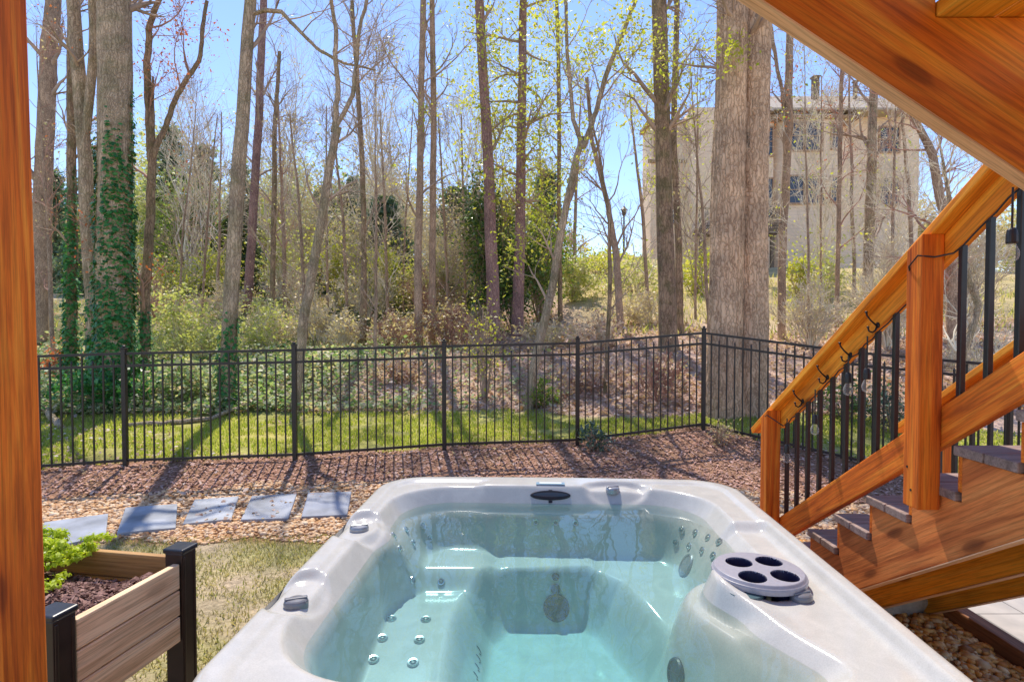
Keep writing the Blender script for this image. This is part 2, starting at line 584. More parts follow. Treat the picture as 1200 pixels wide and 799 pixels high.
def m_water():
    m = bpy.data.materials.new('tub_water')
    m.use_nodes = True
    nt = m.node_tree
    nt.nodes.clear()
    out = nt.nodes.new('ShaderNodeOutputMaterial')
    tr = nt.nodes.new('ShaderNodeBsdfTransparent')
    gl = nt.nodes.new('ShaderNodeBsdfGlossy')
    gl.inputs['Roughness'].default_value = .015
    fr = nt.nodes.new('ShaderNodeFresnel')
    fr.inputs[0].default_value = 1.37
    mx = nt.nodes.new('ShaderNodeMixShader')
    tc = N(nt, 'ShaderNodeNewGeometry').outputs['Position']
    n1 = N(nt, 'ShaderNodeTexNoise', Scale=5.0, Detail=2.0, Roughness=.45, Distortion=.4)
    nt.links.new(mapping(nt, tc, (1.0, .6, 1)), n1.inputs['Vector'])
    bp = nt.nodes.new('ShaderNodeBump')
    bp.inputs['Strength'].default_value = .2
    bp.inputs['Distance'].default_value = .014
    nt.links.new(n1.outputs[0], bp.inputs['Height'])
    nt.links.new(bp.outputs[0], gl.inputs['Normal'])
    nt.links.new(bp.outputs[0], fr.inputs['Normal'])
    df = nt.nodes.new('ShaderNodeBsdfDiffuse')
    df.inputs[0].default_value = (.44, .80, .84, 1)
    cl = nt.nodes.new('ShaderNodeMixShader')
    cl.inputs[0].default_value = .085
    nt.links.new(tr.outputs[0], cl.inputs[1])
    nt.links.new(df.outputs[0], cl.inputs[2])
    nt.links.new(fr.outputs[0], mx.inputs[0])
    nt.links.new(cl.outputs[0], mx.inputs[1])
    nt.links.new(gl.outputs[0], mx.inputs[2])
    va = nt.nodes.new('ShaderNodeVolumeAbsorption')
    va.inputs['Color'].default_value = (.20, .86, .92, 1)
    va.inputs['Density'].default_value = .9
    nt.links.new(mx.outputs[0], out.inputs['Surface'])
    nt.links.new(va.outputs[0], out.inputs['Volume'])
    return m


def m_ground():
    m, nt, b = nodes('ground')
    a = N(nt, 'ShaderNodeAttribute', attribute_name='col')
    tc = N(nt, 'ShaderNodeNewGeometry').outputs['Position']
    n1 = N(nt, 'ShaderNodeTexNoise', Scale=26.0, Detail=6.0, Roughness=.7)
    nt.links.new(tc, n1.inputs['Vector'])
    c = mixc(nt, a.outputs['Color'], ramp(nt, n1.outputs[0], [(.3, (.5, .48, .45)), (.7, (1.45, 1.42, 1.4))]), .9, 'MULTIPLY')
    n2 = N(nt, 'ShaderNodeTexNoise', Scale=2.0, Detail=4.0)
    nt.links.new(tc, n2.inputs['Vector'])
    c = mixc(nt, c, ramp(nt, n2.outputs[0], [(.3, (.75, .78, .7)), (.7, (1.2, 1.16, 1.15))]), .8, 'MULTIPLY')
    nt.links.new(c, b.inputs['Base Color'])
    b.inputs['Roughness'].default_value = .95
    b.inputs['Specular IOR Level'].default_value = .1
    bump(nt, b, n1.outputs[0], .8, .03)
    return m


def m_siding(name, col, step=.2):
    m, nt, b = nodes(name)
    tc = N(nt, 'ShaderNodeNewGeometry').outputs['Position']
    wv = N(nt, 'ShaderNodeTexWave', Scale=1.0 / step / 3.1416 * .5 * PI, wave_type='BANDS', bands_direction='Z', wave_profile='SAW')
    nt.links.new(tc, wv.inputs['Vector'])
    c = ramp(nt, wv.outputs[0], [(.0, tuple(a * .78 for a in col)), (.12, col), (1, tuple(a * 1.05 for a in col))])
    n2 = N(nt, 'ShaderNodeTexNoise', Scale=1.2, Detail=4.0)
    nt.links.new(tc, n2.inputs['Vector'])
    c = mixc(nt, c, ramp(nt, n2.outputs[0], [(.3, (.86, .86, .86)), (.7, (1.08, 1.07, 1.06))]), .8, 'MULTIPLY')
    nt.links.new(c, b.inputs['Base Color'])
    b.inputs['Roughness'].default_value = .8
    return m


def m_tile(name, col, size=.45):
    m, nt, b = nodes(name)
    tc = N(nt, 'ShaderNodeNewGeometry').outputs['Position']
    br = N(nt, 'ShaderNodeTexBrick', Scale=1.0)
    br.inputs['Brick Width'].default_value = size * 1.3
    br.inputs['Row Height'].default_value = size
    br.inputs['Mortar Size'].default_value = .006
    br.inputs['Color1'].default_value = (*col, 1)
    br.inputs['Color2'].default_value = (*[a * .88 for a in col], 1)
    br.inputs['Mortar'].default_value = (*[a * .45 for a in col], 1)
    nt.links.new(tc, br.inputs['Vector'])
    n2 = N(nt, 'ShaderNodeTexNoise', Scale=6.0, Detail=5.0)
    nt.links.new(tc, n2.inputs['Vector'])
    c = mixc(nt, br.outputs[0], ramp(nt, n2.outputs[0], [(.3, (.8, .8, .8)), (.7, (1.1, 1.08, 1.06))]), .9, 'MULTIPLY')
    nt.links.new(c, b.inputs['Base Color'])
    b.inputs['Roughness'].default_value = .7
    return m


def m_glass_bulb():
    m, nt, b = nodes('bulb_glass')
    b.inputs['Base Color'].default_value = (.95, .95, .92, 1)
    b.inputs['Roughness'].default_value = .05
    tr = nt.nodes.new('ShaderNodeBsdfTransparent')
    tr.inputs[0].default_value = (.93, .92, .9, 1)
    mx = nt.nodes.new('ShaderNodeMixShader')
    lw = nt.nodes.new('ShaderNodeLayerWeight')
    lw.inputs[0].default_value = .35
    r = ramp(nt, lw.outputs['Facing'], [(0, (.05,) * 3), (1, (.4,) * 3)])
    nt.links.new(r, mx.inputs[0])
    nt.links.new(tr.outputs[0], mx.inputs[1])
    nt.links.new(b.outputs[0], mx.inputs[2])
    nt.links.new(mx.outputs[0], nt.nodes['Material Output'].inputs[0])
    return m


M['shell'] = m_shell()
M['water'] = m_water()
M['ground'] = m_ground()
M['siding'] = m_siding('house_siding', (.92, .71, .52), .32)
M['siding2'] = m_siding('far_house_siding', (.70, .54, .40))
M['trim'] = m_plain('house_trim', (.36, .23, .13), .7, noise=.15, nscale=3)
M['shingle'] = m_plain('roof_shingle', (.46, .38, .30), .9, noise=.2, nscale=12)
M['pane'] = m_plain('window_pane', (.07, .08, .105), .08, spec=.5)
M['mullion'] = m_plain('window_mullion', (.45, .27, .16), .6)
M['deckwood'] = m_plain('house_deck_wood', (.20, .14, .09), .8, noise=.25, nscale=6)
M['patio'] = m_tile('patio_tile', (.47, .43, .39))
M['bulb'] = m_glass_bulb()
M['lamp'] = m_plain('lamp_post_black', (.03, .03, .03), .5)

# ------------------------------------------------------------------ light and sky
SUN_AZ, SUN_EL = R(-11.6), R(57)      # azimuth from +Y towards +X
w = bpy.data.worlds.new('World')
scene.world = w
w.use_nodes = True
bg = w.node_tree.nodes['Background']
sky = w.node_tree.nodes.new('ShaderNodeTexSky')
sky.sky_type = 'NISHITA'
sky.sun_disc = False
sky.sun_elevation = SUN_EL
sky.sun_rotation = SUN_AZ
sky.air_density = 1.0
sky.dust_density = .05
sky.ozone_density = 3.0
tint = w.node_tree.nodes.new('ShaderNodeMix')
tint.data_type = 'RGBA'
tint.blend_type = 'MULTIPLY'
tint.inputs[0].default_value = 1.0
tint.inputs[7].default_value = (.93, .91, 1.0, 1)
w.node_tree.links.new(sky.outputs[0], tint.inputs[6])
w.node_tree.links.new(tint.outputs[2], bg.inputs[0])
bg.inputs[1].default_value = .24
sl = bpy.data.lights.new('sun', 'SUN')
sl.energy = 5.6
sl.angle = R(.55)
sl.color = (1.0, .91, .78)
so = bpy.data.objects.new('sun', sl)
C.objects.link(so)
sd = Vector((math.sin(SUN_AZ) * math.cos(SUN_EL), math.cos(SUN_AZ) * math.cos(SUN_EL), math.sin(SUN_EL)))
so.rotation_euler = sd.to_track_quat('Z', 'Y').to_euler()
so.location = (0, 0, 30)

# ------------------------------------------------------------------ ground
def zone_cols(x, y):
    n = vnoise(x, y, .5, 11) * .5 + vnoise(x, y, .17, 12) * .3
    n2 = vnoise(x, y, 1.4, 13)
    col = np.empty(x.shape + (3,))
    dry = np.array([.48, .39, .27])
    grn = np.array([.40, .37, .18])
    peb = np.array([.40, .23, .12])
    mul = np.array([.36, .21, .14])
    lawn = np.array([.42, .41, .13])
    litt = np.array([.60, .44, .36])
    ivy = np.array([.14, .17, .07])
    yard = np.array([.58, .46, .30])
    weed = np.array([.50, .41, .24])
    col[:] = dry
    g = sst(-.1, .5, n + n2 * .5)[..., None]
    col = col * (1 - g) + grn * g
    t = sst(-.1, .1, y - edge_peb(x) + .12 * n)[..., None]
    t = np.maximum(t, (sst(1.2, 1.35, x) * sst(6.4, 6.2, y) * sst(-8, -7, y))[..., None])
    col = col * (1 - t) + peb * t
    t = sst(-.1, .1, y - edge_mul(x) + .15 * n)[..., None]
    col = col * (1 - t) + mul * t
    t = sst(-.06, .1, y - fence_y(x) - .18 + .18 * n)[..., None]
    lw = lawn * (1 - .35 * sst(.2, .8, n2)[..., None]) + np.array([.05, .02, 0]) * sst(.3, .8, -n2)[..., None]
    col = col * (1 - t) + lw * t
    t = sst(-.15, .15, y - lawn_far(x) + .2 * n)[..., None]
    iv = sst(-1.8, -4.2, x + 1.1 * n2)[..., None]
    wd = (sst(13, 18, y) * sst(-.2, .7, n2 + 1.6 * sst(.6, 3, x)))[..., None]
    bank = litt * (1 - iv) + ivy * iv
    bank = bank * (1 - wd) + weed * wd
    col = col * (1 - t) + bank * t
    t = (sst(23.5, 25, y + n2))[..., None]
    yy = yard * (1 - sst(.0, 5, x)[..., None] * .8) + weed * sst(.0, 5, x)[..., None] * .8
    col = col * (1 - t) + yy * t
    tg = (sst(14.5, 18, y + 1.2 * n2) * sst(1.0, 2.6, x + .5 * n) * sst(-.9, .5, n + n2))[..., None]
    col = col * (1 - .8 * tg) + np.array([.62, .50, .24]) * .8 * tg
    return col


def edge_peb(x):
    return np.interp(x, [-8, -4, -2, 0, 3], [5.0, 4.85, 4.95, 5.1, 4.9])


def edge_mul(x):
    return np.interp(x, [-8, -4.5, -2.5, 0, 2.0, 3.2, 4.5, 8], [5.6, 6.05, 6.3, 6.35, 6.2, 5.9, 5.2, 4.4])


FENCE_PTS = [(-9.2, 5.6), (-6.45, 6.5), (-4.62, 6.9), (-2.65, 7.05), (-.88, 7.51), (.865, 7.64), (2.68, 8.1)]
SIDE_PTS = [(2.68, 8.1), (4.15, 6.85), (5.52, 5.64), (6.9, 4.4)]


def fence_y(x):
    pts = FENCE_PTS + SIDE_PTS[1:]
    return np.interp(x, [p[0] for p in pts], [p[1] for p in pts])


def lawn_far(x):
    return np.interp(x, [-9, -4, 0, .5, 1.2, 2.2, 3.5, 5, 7, 10], [9.6, 9.75, 9.9, 9.75, 9.0, 8.75, 9.0, 8.8, 7.8, 7.0])


def ground():
    def axis(pts):
        out = []
        for (a, b, n) in pts:
            out.append(np.linspace(a, b, n, endpoint=False))
        return np.concatenate(out)
    xs = np.concatenate([axis([(-700, -60, 12), (-60, -14, 30), (-14, -7, 30), (-7, 7, 150), (7, 14, 30), (14, 60, 30), (60, 700, 12)]), [700]])
    ys = np.concatenate([axis([(-60, 0, 8), (0, 3, 12), (3, 11, 110), (11, 26, 70), (26, 60, 34), (60, 700, 14)]), [700]])
    X, Y = np.meshgrid(xs, ys)
    Z = hgt(X, Y)
    col = zone_cols(X, Y)
    V = np.stack([X, Y, Z], -1).reshape(-1, 3)
    nx, ny = len(xs), len(ys)
    i = np.arange(nx * ny).reshape(ny, nx)
    Fq = np.stack([i[:-1, :-1], i[:-1, 1:], i[1:, 1:], i[1:, :-1]], -1).reshape(-1, 4)
    o = np_mesh('ground', V, Fq, M['ground'], smooth=True, col=col.reshape(-1, 3))
    tag(o, kind='structure')


ground()
rs = np.random.default_rng(7)


def ground_pts(x, y, lift=0.0):
    return np.stack([x, y, hgt(x, y) + lift], -1)


TC = (.225, 2.455)          # tub centre
TROT = R(-2.4)


def in_tub(x, y, m=0.0):
    return (np.abs(x - TC[0]) < 1.06 + m) & (np.abs(y - TC[1]) < 1.14 + m)


# ------------------------------------------------------------------ loose ground cover (uncountable)
def mulch():
    n = 52000
    x = rs.uniform(-8, 7, n)
    y = rs.uniform(4.3, 8.4, n)
    k = (y > edge_mul(x) + .12 * vnoise(x, y, .4, 4) - .05) & (y < fence_y(x) + .22 + .18 * vnoise(x, y, .5, 5)) & (np.abs(x) < y * 1.0)
    x, y = x[k], y[k]
    V, Fq = leaf_quads(rs, ground_pts(x, y, .010), .042, 2.2, .45)
    tag(np_mesh('mulch', V, Fq, M['mulch'], origin=(0, 7, .1)), 'reddish brown bark mulch bed in front of the metal fence', 'mulch', kind='stuff')


def pebble_set(name, x, y, label, size=.0175, zoff=.0, mat='pebble'):
    ico_v = []
    t = (1 + 5 ** .5) / 2
    for a in (-1, 1):
        for b in (-t, t):
            ico_v += [(a, b, 0), (0, a, b), (b, 0, a)]
    iv = unit(np.array(ico_v, float))
    bm = bmesh.new()
    for q in iv: bm.verts.new(q)
    r = bmesh.ops.convex_hull(bm, input=bm.verts)
    bm.verts.index_update()
    fc = np.array([[q.index for q in f.verts] for f in bm.faces])
    iv = np.array([q.co[:] for q in bm.verts])
    bm.free()
    n = len(x)
    s = size * rs.lognormal(0, .28, n)
    sc = np.stack([s * rs.uniform(.9, 1.5, n), s * rs.uniform(.8, 1.1, n), s * rs.uniform(.45, .75, n)], -1)
    a = rs.uniform(0, 2 * PI, n)
    V = iv[None] * sc[:, None, :] * rs.uniform(.88, 1.1, (n, 12, 1))
    ca, sa = np.cos(a)[:, None], np.sin(a)[:, None]
    V = np.stack([V[..., 0] * ca - V[..., 1] * sa, V[..., 0] * sa + V[..., 1] * ca, V[..., 2]], -1)
    V += ground_pts(x, y, .006 + zoff)[:, None, :]
    Fq = (fc[None] + np.arange(n)[:, None, None] * 12).reshape(-1, 3)
    tag(np_mesh(name, V.reshape(-1, 3), Fq, M[mat], smooth=True, origin=(float(x.mean()), float(y.mean()), 0)), label, 'pebbles', kind='stuff')


def pebbles():
    n = 36000
    x = rs.uniform(-7, 4.5, n)
    y = rs.uniform(4.6, 6.6, n)
    e = .14 * vnoise(x, y, .35, 6)
    k = (y > edge_peb(x) + e) & (y < edge_mul(x) + e + .06) & ~in_tub(x, y) & (np.abs(x) < y * 1.0)
    pebble_set('pebbles', x[k], y[k], 'tan river pebbles around the stepping stones behind the hot tub')
    n = 14000
    x = rs.uniform(1.33, 4.6, n)
    y = rs.uniform(2.4, 4.95, n)
    k = (x < np.where(y < 4.4, 2.74, 9)) & (x < y)
    pebble_set('pebbles', x[k], y[k], 'brown river pebbles under the wooden stairs', .019, 0, 'pebble_br')


def grass_blades(name, x, y, h, mat, label, cat, wd=.006, lean=.5, group=None):
    n = len(x)
    b = ground_pts(x, y, -.004)
    a = rs.uniform(0, 2 * PI, n)
    hh = h * rs.uniform(.5, 1.3, n)
    d = np.stack([np.cos(a), np.sin(a), np.zeros(n)], -1)
    p = np.stack([-np.sin(a), np.cos(a), np.zeros(n)], -1)
    ln = rs.uniform(.1, 1, n)[:, None] * lean
    tip = b + d * ln * hh[:, None] + np.array([0, 0, 1.0]) * hh[:, None]
    mid = b + d * ln * .3 * hh[:, None] + np.array([0, 0, .55]) * hh[:, None]
    ww = wd * rs.uniform(.7, 1.4, n)[:, None]
    V = np.stack([b - p * ww, b + p * ww, mid + p * ww * .7, tip, mid - p * ww * .7], 1).reshape(-1, 3)
    Fq = np.arange(5 * n).reshape(n, 5)
    o = np_mesh(name, V, Fq, mat, origin=(float(x.mean()), float(y.mean()), 0))
    return tag(o, label, cat, kind='stuff')


def grass():
    n = 95000
    x = rs.uniform(-9, 7, n)
    y = rs.uniform(5, 10.2, n)
    nz = vnoise(x, y, .5, 11) * .5 + vnoise(x, y, .17, 12) * .3
    k = (y > fence_y(x) + .12 - .2 * nz) & (y < lawn_far(x) + .15 * nz) & (np.abs(x) < y) & (vnoise(x, y, .3, 19) > -.55)
    grass_blades('lawn_grass', x[k], y[k], .05, M['gr_lawn'], 'short yellow green lawn strip behind the metal fence', 'grass', .008)
    n = 36000
    x = rs.uniform(-4.5, -.6, n)
    y = rs.uniform(1.2, 5.3, n)
    nz = vnoise(x, y, .5, 11) * .5 + vnoise(x, y, .17, 12) * .3 + .5 * vnoise(x, y, 1.4, 13)
    k = (nz > -.15) & (y < edge_peb(x) + .1) & ~in_tub(x, y) & (rs.random(n) < .35 + .65 * sst(-.1, .3, nz))
    grass_blades('dry_grass', x[k], y[k], .032, M['gr_dry'], 'patchy dry grass between the planter box and the hot tub', 'grass', .0035, 1.1)
    n = 13000
    y = 13.5 * (26 / 13.5) ** rs.random(n)
    x = rs.uniform(-1, 1, n) * y * .95
    k = (vnoise(x, y, 1.4, 13) + sst(.5, 3, x) * .8 > .12) & (rs.random(n) < .75)
    grass_blades('weeds', x[k], y[k], .2, M['gr_weed'], 'tall pale green weeds and grass on the wooded slope', 'weeds', .014, .8)


def litter():
    n = 62000
    y = 8.7 * (24 / 8.7) ** rs.random(n)
    x = rs.uniform(-1, 1, n) * y * .97
    n2 = vnoise(x, y, 1.4, 13)
    iv = sst(-1.6, -4.6, x + 1.1 * n2)
    k = (y > lawn_far(x) + .15 * vnoise(x, y, .4, 8)) & (rs.random(n) > iv * .6) & ~((y > 15.5 + 1.5 * n2) & (x > 1.4))
    x, y = x[k], y[k]
    V, Fq = leaf_quads(rs, ground_pts(x, y, .03), .085, .8, .6)
    tag(np_mesh('leaf_litter', V, Fq, M['lf_litter'], origin=(0, 12, .5)), 'fallen brown leaves covering the wooded bank', 'leaf litter', kind='stuff')
    n = 6000
    x = rs.uniform(-9, 7, n)
    y = rs.uniform(5.0, 9.9, n)
    V, Fq = leaf_quads(rs, ground_pts(x, y, .035)[(vnoise(x, y, 1.0, 9) > .15) & ~in_tub(x, y, .1)], .05, 1, .6)
    tag(np_mesh('leaf_litter', V, Fq, M['lf_litter'], origin=(0, 8, .2)), 'scattered brown leaves on the lawn strip, mulch and pebble path', 'leaf litter', kind='stuff')


def ivy_cover():
    n = 42000
    y = 9.6 * (15.5 / 9.6) ** (rs.random(n) ** 1.2)
    x = rs.uniform(-.98, .35, n) * y
    n2 = vnoise(x, y, 1.4, 13)
    iv = (sst(-1.6, -4.6, x + 1.3 * n2) + .16 * sst(1.5, -1, x)) * sst(16, 13, y)
    k = (rs.random(n) < iv) & (y > lawn_far(x) + .12 * vnoise(x, y, .4, 8))
    x, y = x[k], y[k]
    hh = .05 + .22 * rs.random(len(x)) ** 2 * (1 + vnoise(x, y, .8, 21))
    V, Fq = leaf_quads(rs, ground_pts(x, y, 0) + np.stack([0 * hh, 0 * hh, hh], -1), .075, .7, .75)
    tag(np_mesh('ivy_ground_cover', V, Fq, M['lf_ivyg'], origin=(-4, 11, .5)), 'glossy ivy ground cover on the bank at left behind the lawn', 'ivy', kind='stuff')


mulch(); pebbles(); grass(); litter(); ivy_cover()

# ------------------------------------------------------------------ stepping stones, edging, patio, rock
def stones():
    quads = [([(38, 650), (124, 632), (127, 605), (52, 616)], 'pale grey stepping stone nearest the orange deck post, partly behind the planter'),
             ([(137, 629), (206, 622), (208, 594), (147, 598)], 'second grey stepping stone from the orange deck post, above the planter corner'),
             ([(214, 618), (271, 612), (280, 585), (228, 589)], 'middle bluish stepping stone of the five in the pebble path'),
             ([(282, 612.5), (338, 611), (348, 581.5), (295, 585)], 'blue grey stepping stone second from the hot tub'),
             ([(353, 609), (407, 607), (412, 579), (361, 581)], 'darkest blue stepping stone right beside the far corner of the hot tub')]
    for q, lab in quads:
        pts = [G(*p) for p in q]
        c = sum(pts) / 4
        A = np.array([[p[0] - c[0], p[1] - c[1], 1] for p in pts])
        co = np.linalg.lstsq(A, np.array([p[2] for p in pts]), rcond=None)[0]
        mb = MB()
        V = []
        for dz in (-.03, .032):
            for p in pts:
                V.append((p[0], p[1], co[0] * (p[0] - c[0]) + co[1] * (p[1] - c[1]) + co[2] + dz))
        mb.add(V, [(3, 2, 1, 0), (4, 5, 6, 7), (0, 1, 5, 4), (1, 2, 6, 5), (2, 3, 7, 6), (3, 0, 4, 7)])
        tag(mb.build('stepping_stone', M['slate'], bevel=.006), lab, 'stepping stone', 'stepping stones in the pebble path')


def patio():
    mb = MB()
    mb.box(2.84, 5.6, -1.0, 4.35, -.05, .045)
    o = mb.build('patio', M['patio'])
    tag(o, kind='structure')
    mb = MB()
    mb.board((2.79, -1.0, .035), (2.79, 4.3, .035), .09, .13)
    tag(mb.build('edging_timber', M['timber'], bevel=.008), 'brown timber edging between the pebbles and the pale tiled patio', 'edging')
    rg = np.random.default_rng(3)
    bm = bmesh.new()
    bmesh.ops.create_icosphere(bm, subdivisions=4, radius=1)
    c = G(1078, 712)
    for v in bm.verts:
        p = np.array(v.co)
        n = .16 * math.sin(p[0] * 3.1 + 1) * math.cos(p[1] * 2.7) + .1 * math.sin(p[2] * 5 + p[0] * 4) + .05 * math.sin(9 * p[1] + 7 * p[0])
        p = np.sign(p) * np.abs(p) ** .8 * (1 + n)
        v.co = Vector(p * np.array([.30, .17, .11]))
    me = bpy.data.meshes.new('rock')
    bm.to_mesh(me)
    bm.free()
    me.polygons.foreach_set('use_smooth', [True] * len(me.polygons))
    me.materials.append(M['rock'])
    o = new_obj('rock', me)
    o.location = (float(c[0]) - .02, float(c[1]) + .05, .05)
    tag(o, 'flat grey brown rock lying under the stairs at the pebble edge', 'rock')


per_object(M['slate'], (.75, .78, .9), (1.35, 1.3, 1.2))
stones(); patio()


# ------------------------------------------------------------------ metal fence
def fence(pts, label, name='metal_fence', skip_first=False):
    root = thing(name, label, 'fence', (pts[0][0], pts[0][1], float(hgt(*pts[0]))), 'metal fence runs')
    H = 1.37
    P3 = [np.array([x, y, float(hgt(x, y))]) for x, y in pts]
    for k, p in enumerate(P3):
        if k == 0 and skip_first:
            continue
        mb = MB()
        mb.box(p[0] - .026, p[0] + .026, p[1] - .026, p[1] + .026, p[2] - .15, p[2] + H + .035, axis=2)
        mb.box(p[0] - .033, p[0] + .033, p[1] - .033, p[1] + .033, p[2] + H + .0352, p[2] + H + .05, axis=2)
        mb.lathe([(.014, 0), (.022, .01), (.016, .022), (.003, .03)], (p[0], p[1], p[2] + H + .05), sides=10)
        mb.build('fence_post', M['iron'], root, bevel=.003, segs=1)
    for a, b in zip(P3[:-1], P3[1:]):
        mb = MB()
        d = unit((b - a)[None])[0]
        for zz in (H - .02, H - .165, .075):
            o = np.array([0, 0, zz])
            mb.board(a + o + d * .025, b + o - d * .025, .026, .03)
        L = np.linalg.norm(b - a)
        n = int(round(L / .108))
        for i in range(1, n):
            p = a + (b - a) * (i / n)
            top = H - .037 if i % 2 else H - .12
            mb.box(p[0] - .008, p[0] + .008, p[1] - .008, p[1] + .008, p[2] + .045, p[2] + top, axis=2)
            if not i % 2:
                mb.lathe([(.014, 0), (.012, .008), (.002, .035)], (p[0], p[1], p[2] + top), sides=6)
        mb.build('picket_panel', M['iron'], root)
    return root


fence(FENCE_PTS, 'long dark metal picket fence running across behind the hot tub and mulch')
fence(SIDE_PTS, 'dark metal picket fence returning toward the stairs right of the big trunk', skip_first=True)


# ------------------------------------------------------------------ deck post at left
def deck_post():
    mb = MB()
    x1b, x1t = -1.262, -1.285
    Y = 1.5
    mb.board((x1b - .07, Y, -.1), (x1t - .09, Y + .0, 4.0), .14, .14, (0, 1, 0))
    o = mb.build('deck_post', M['orange'], bevel=.008)
    tag(o, 'thick orange stained square deck post at the left edge of the photo', 'post')


deck_post()


# ------------------------------------------------------------------ planter
def planter():
    far = np.array([-1.382 - .045, 2.475])
    near = np.array([-1.485 - .045, 1.915])
    d = unit((near - far)[None])[0]
    left = np.array([d[1], -d[0]])
    if left[0] > 0: left = -left
    L, Wd, zt, zb = 1.15, np.linalg.norm(near - far), .872, .535
    root = thing('planter_box', 'raised wooden planter box with dark brown corner posts left of the hot tub', 'planter', (far[0], far[1], 0))
    cs = [far, near, near + left * L, far + left * L]
    for c in cs:
        mb = MB()
        h = .052
        mb.board((c[0], c[1], -.02), (c[0], c[1], zt + .012), .082, .082, (-d[0], -d[1], 0))
        for s in (-1, 1):     # shallow ribs on the outer faces
            q = c + left * (-.0415) + d * s * .03
            mb.board((q[0], q[1], 0), (q[0], q[1], zt), .012, .006, (left[0], left[1], 0))
        po = mb.build('corner_post', M['darkpost'], root, bevel=.005)
        mb = MB()
        mb.board((c[0], c[1], zt + .0125), (c[0], c[1], zt + .035), .096, .096, (-d[0], -d[1], 0))
        mb.build('post_cap', M['cap'], po, bevel=.006)
    hb = (zt - zb) / 3
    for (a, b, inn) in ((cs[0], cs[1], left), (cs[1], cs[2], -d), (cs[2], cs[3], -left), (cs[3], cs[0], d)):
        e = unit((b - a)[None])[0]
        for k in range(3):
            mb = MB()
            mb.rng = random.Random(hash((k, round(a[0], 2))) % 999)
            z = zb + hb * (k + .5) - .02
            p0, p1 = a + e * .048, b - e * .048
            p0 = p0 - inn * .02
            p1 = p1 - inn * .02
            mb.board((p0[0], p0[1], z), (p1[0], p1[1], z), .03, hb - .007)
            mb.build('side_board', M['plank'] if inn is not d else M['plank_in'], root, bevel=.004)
    # soil with bark chips
    n = 26
    u = np.linspace(.03, L - .03, n)
    v = np.linspace(.03, Wd - .03, n)
    U, V_ = np.meshgrid(u, v)
    X = far[0] + left[0] * U + d[0] * V_
    Y = far[1] + left[1] * U + d[1] * V_
    Z = .775 + .02 * vnoise(X, Y, .12, 31) + .03 * vnoise(X, Y, .3, 32)
    i = np.arange(n * n).reshape(n, n)
    Fq = np.stack([i[:-1, :-1], i[:-1, 1:], i[1:, 1:], i[1:, :-1]], -1).reshape(-1, 4)
    soil = np_mesh('soil', np.stack([X, Y, Z], -1).reshape(-1, 3), Fq, M['mulch_dk'], root, smooth=True)
    rg = np.random.default_rng(4)
    m = 3600
    uu, vv = rg.uniform(.04, L - .04, m), rg.uniform(.04, Wd - .04, m)
    x = far[0] + left[0] * uu + d[0] * vv
    y = far[1] + left[1] * uu + d[1] * vv
    z = .783 + .02 * vnoise(x, y, .12, 31) + .03 * vnoise(x, y, .3, 32)
    Vq, Fq = leaf_quads(rg, np.stack([x, y, z], -1), .026, 1.0, .5)
    tag(np_mesh('bark_chips', Vq, Fq, M['mulch_dk'], soil), kind='stuff')
    # lime plant: little rosettes on trailing stems, heaped along the far and left side
    pl = thing('leafy_plant', 'lime green low leafy plant growing in the left half of the planter', 'plant', (far[0] - .45, far[1] - .1, .8))
    cen = []
    for _ in range(620):
        uu, vv = rg.uniform(.20, 1.05), rg.uniform(-.02, Wd * .97)
        if uu < .37 + .05 * math.sin(vv * 14) + .05 * rg.random():
            continue
        x = far[0] + left[0] * uu + d[0] * vv
        y = far[1] + left[1] * uu + d[1] * vv
        env = min(1, (uu - .34) / .16)
        hgt_ = .79 + .15 * env * rg.uniform(.55, 1.0) * (.8 + .3 * math.sin(uu * 21) * math.cos(vv * 17))
        cen.append((x, y, hgt_))
    for uu in np.linspace(.36, .48, 4):
        cen.append((far[0] + left[0] * uu, far[1] + left[1] * uu + .0, .895 + .02 * rg.random()))
    cen = np.array(cen)
    c = np.repeat(cen, 40, 0)
    off = rg.normal(size=(len(c), 3))
    off[:, 2] = np.abs(off[:, 2]) * .8
    off = unit(off) * rg.uniform(.008, .034, len(c))[:, None]
    Vq, Fq = leaf_quads(rg, c + off, .019, .2, .55, nrm=unit(off))
    np_mesh('leaves', Vq, Fq, M['lf_lime'], pl)


planter()

# ------------------------------------------------------------------ hot tub
def rot2(x, y, a):
    return x * math.cos(a) - y * math.sin(a), x * math.sin(a) + y * math.cos(a)


def sd_rbox(u, v, hu, hv, r):
    qu, qv = np.abs(u) - hu + r, np.abs(v) - hv + r
    return np.hypot(np.maximum(qu, 0), np.maximum(qv, 0)) + np.minimum(np.maximum(qu, qv), 0) - r


def sd_poly(x, y, pts):
    d = np.full(np.shape(x), 1e9)
    s = np.ones(np.shape(x))
    n = len(pts)
    for i in range(n):
        ax, ay = pts[i]
        bx, by = pts[i - 1]
        ex, ey = bx - ax, by - ay
        wx, wy = x - ax, y - ay
        t = np.clip((wx * ex + wy * ey) / (ex * ex + ey * ey), 0, 1)
        d = np.minimum(d, (wx - ex * t) ** 2 + (wy - ey * t) ** 2)
        c1, c2, c3 = y >= ay, y < by, ex * wy > ey * wx
        s = np.where((c1 & c2 & c3) | (~c1 & ~c2 & ~c3), -s, s)
    return s * np.sqrt(d)


def smax(a, b, k):
    h = np.clip(.5 + .5 * (a - b) / k, 0, 1)
    return b * (1 - h) + a * h + k * h * (1 - h)


ZR, ZWAT = .905, .816
HU, HV = 1.075, 1.155


def tub_local(X, Y):
    return rot2(np.asarray(X, float) - TC[0], np.asarray(Y, float) - TC[1], -TROT)


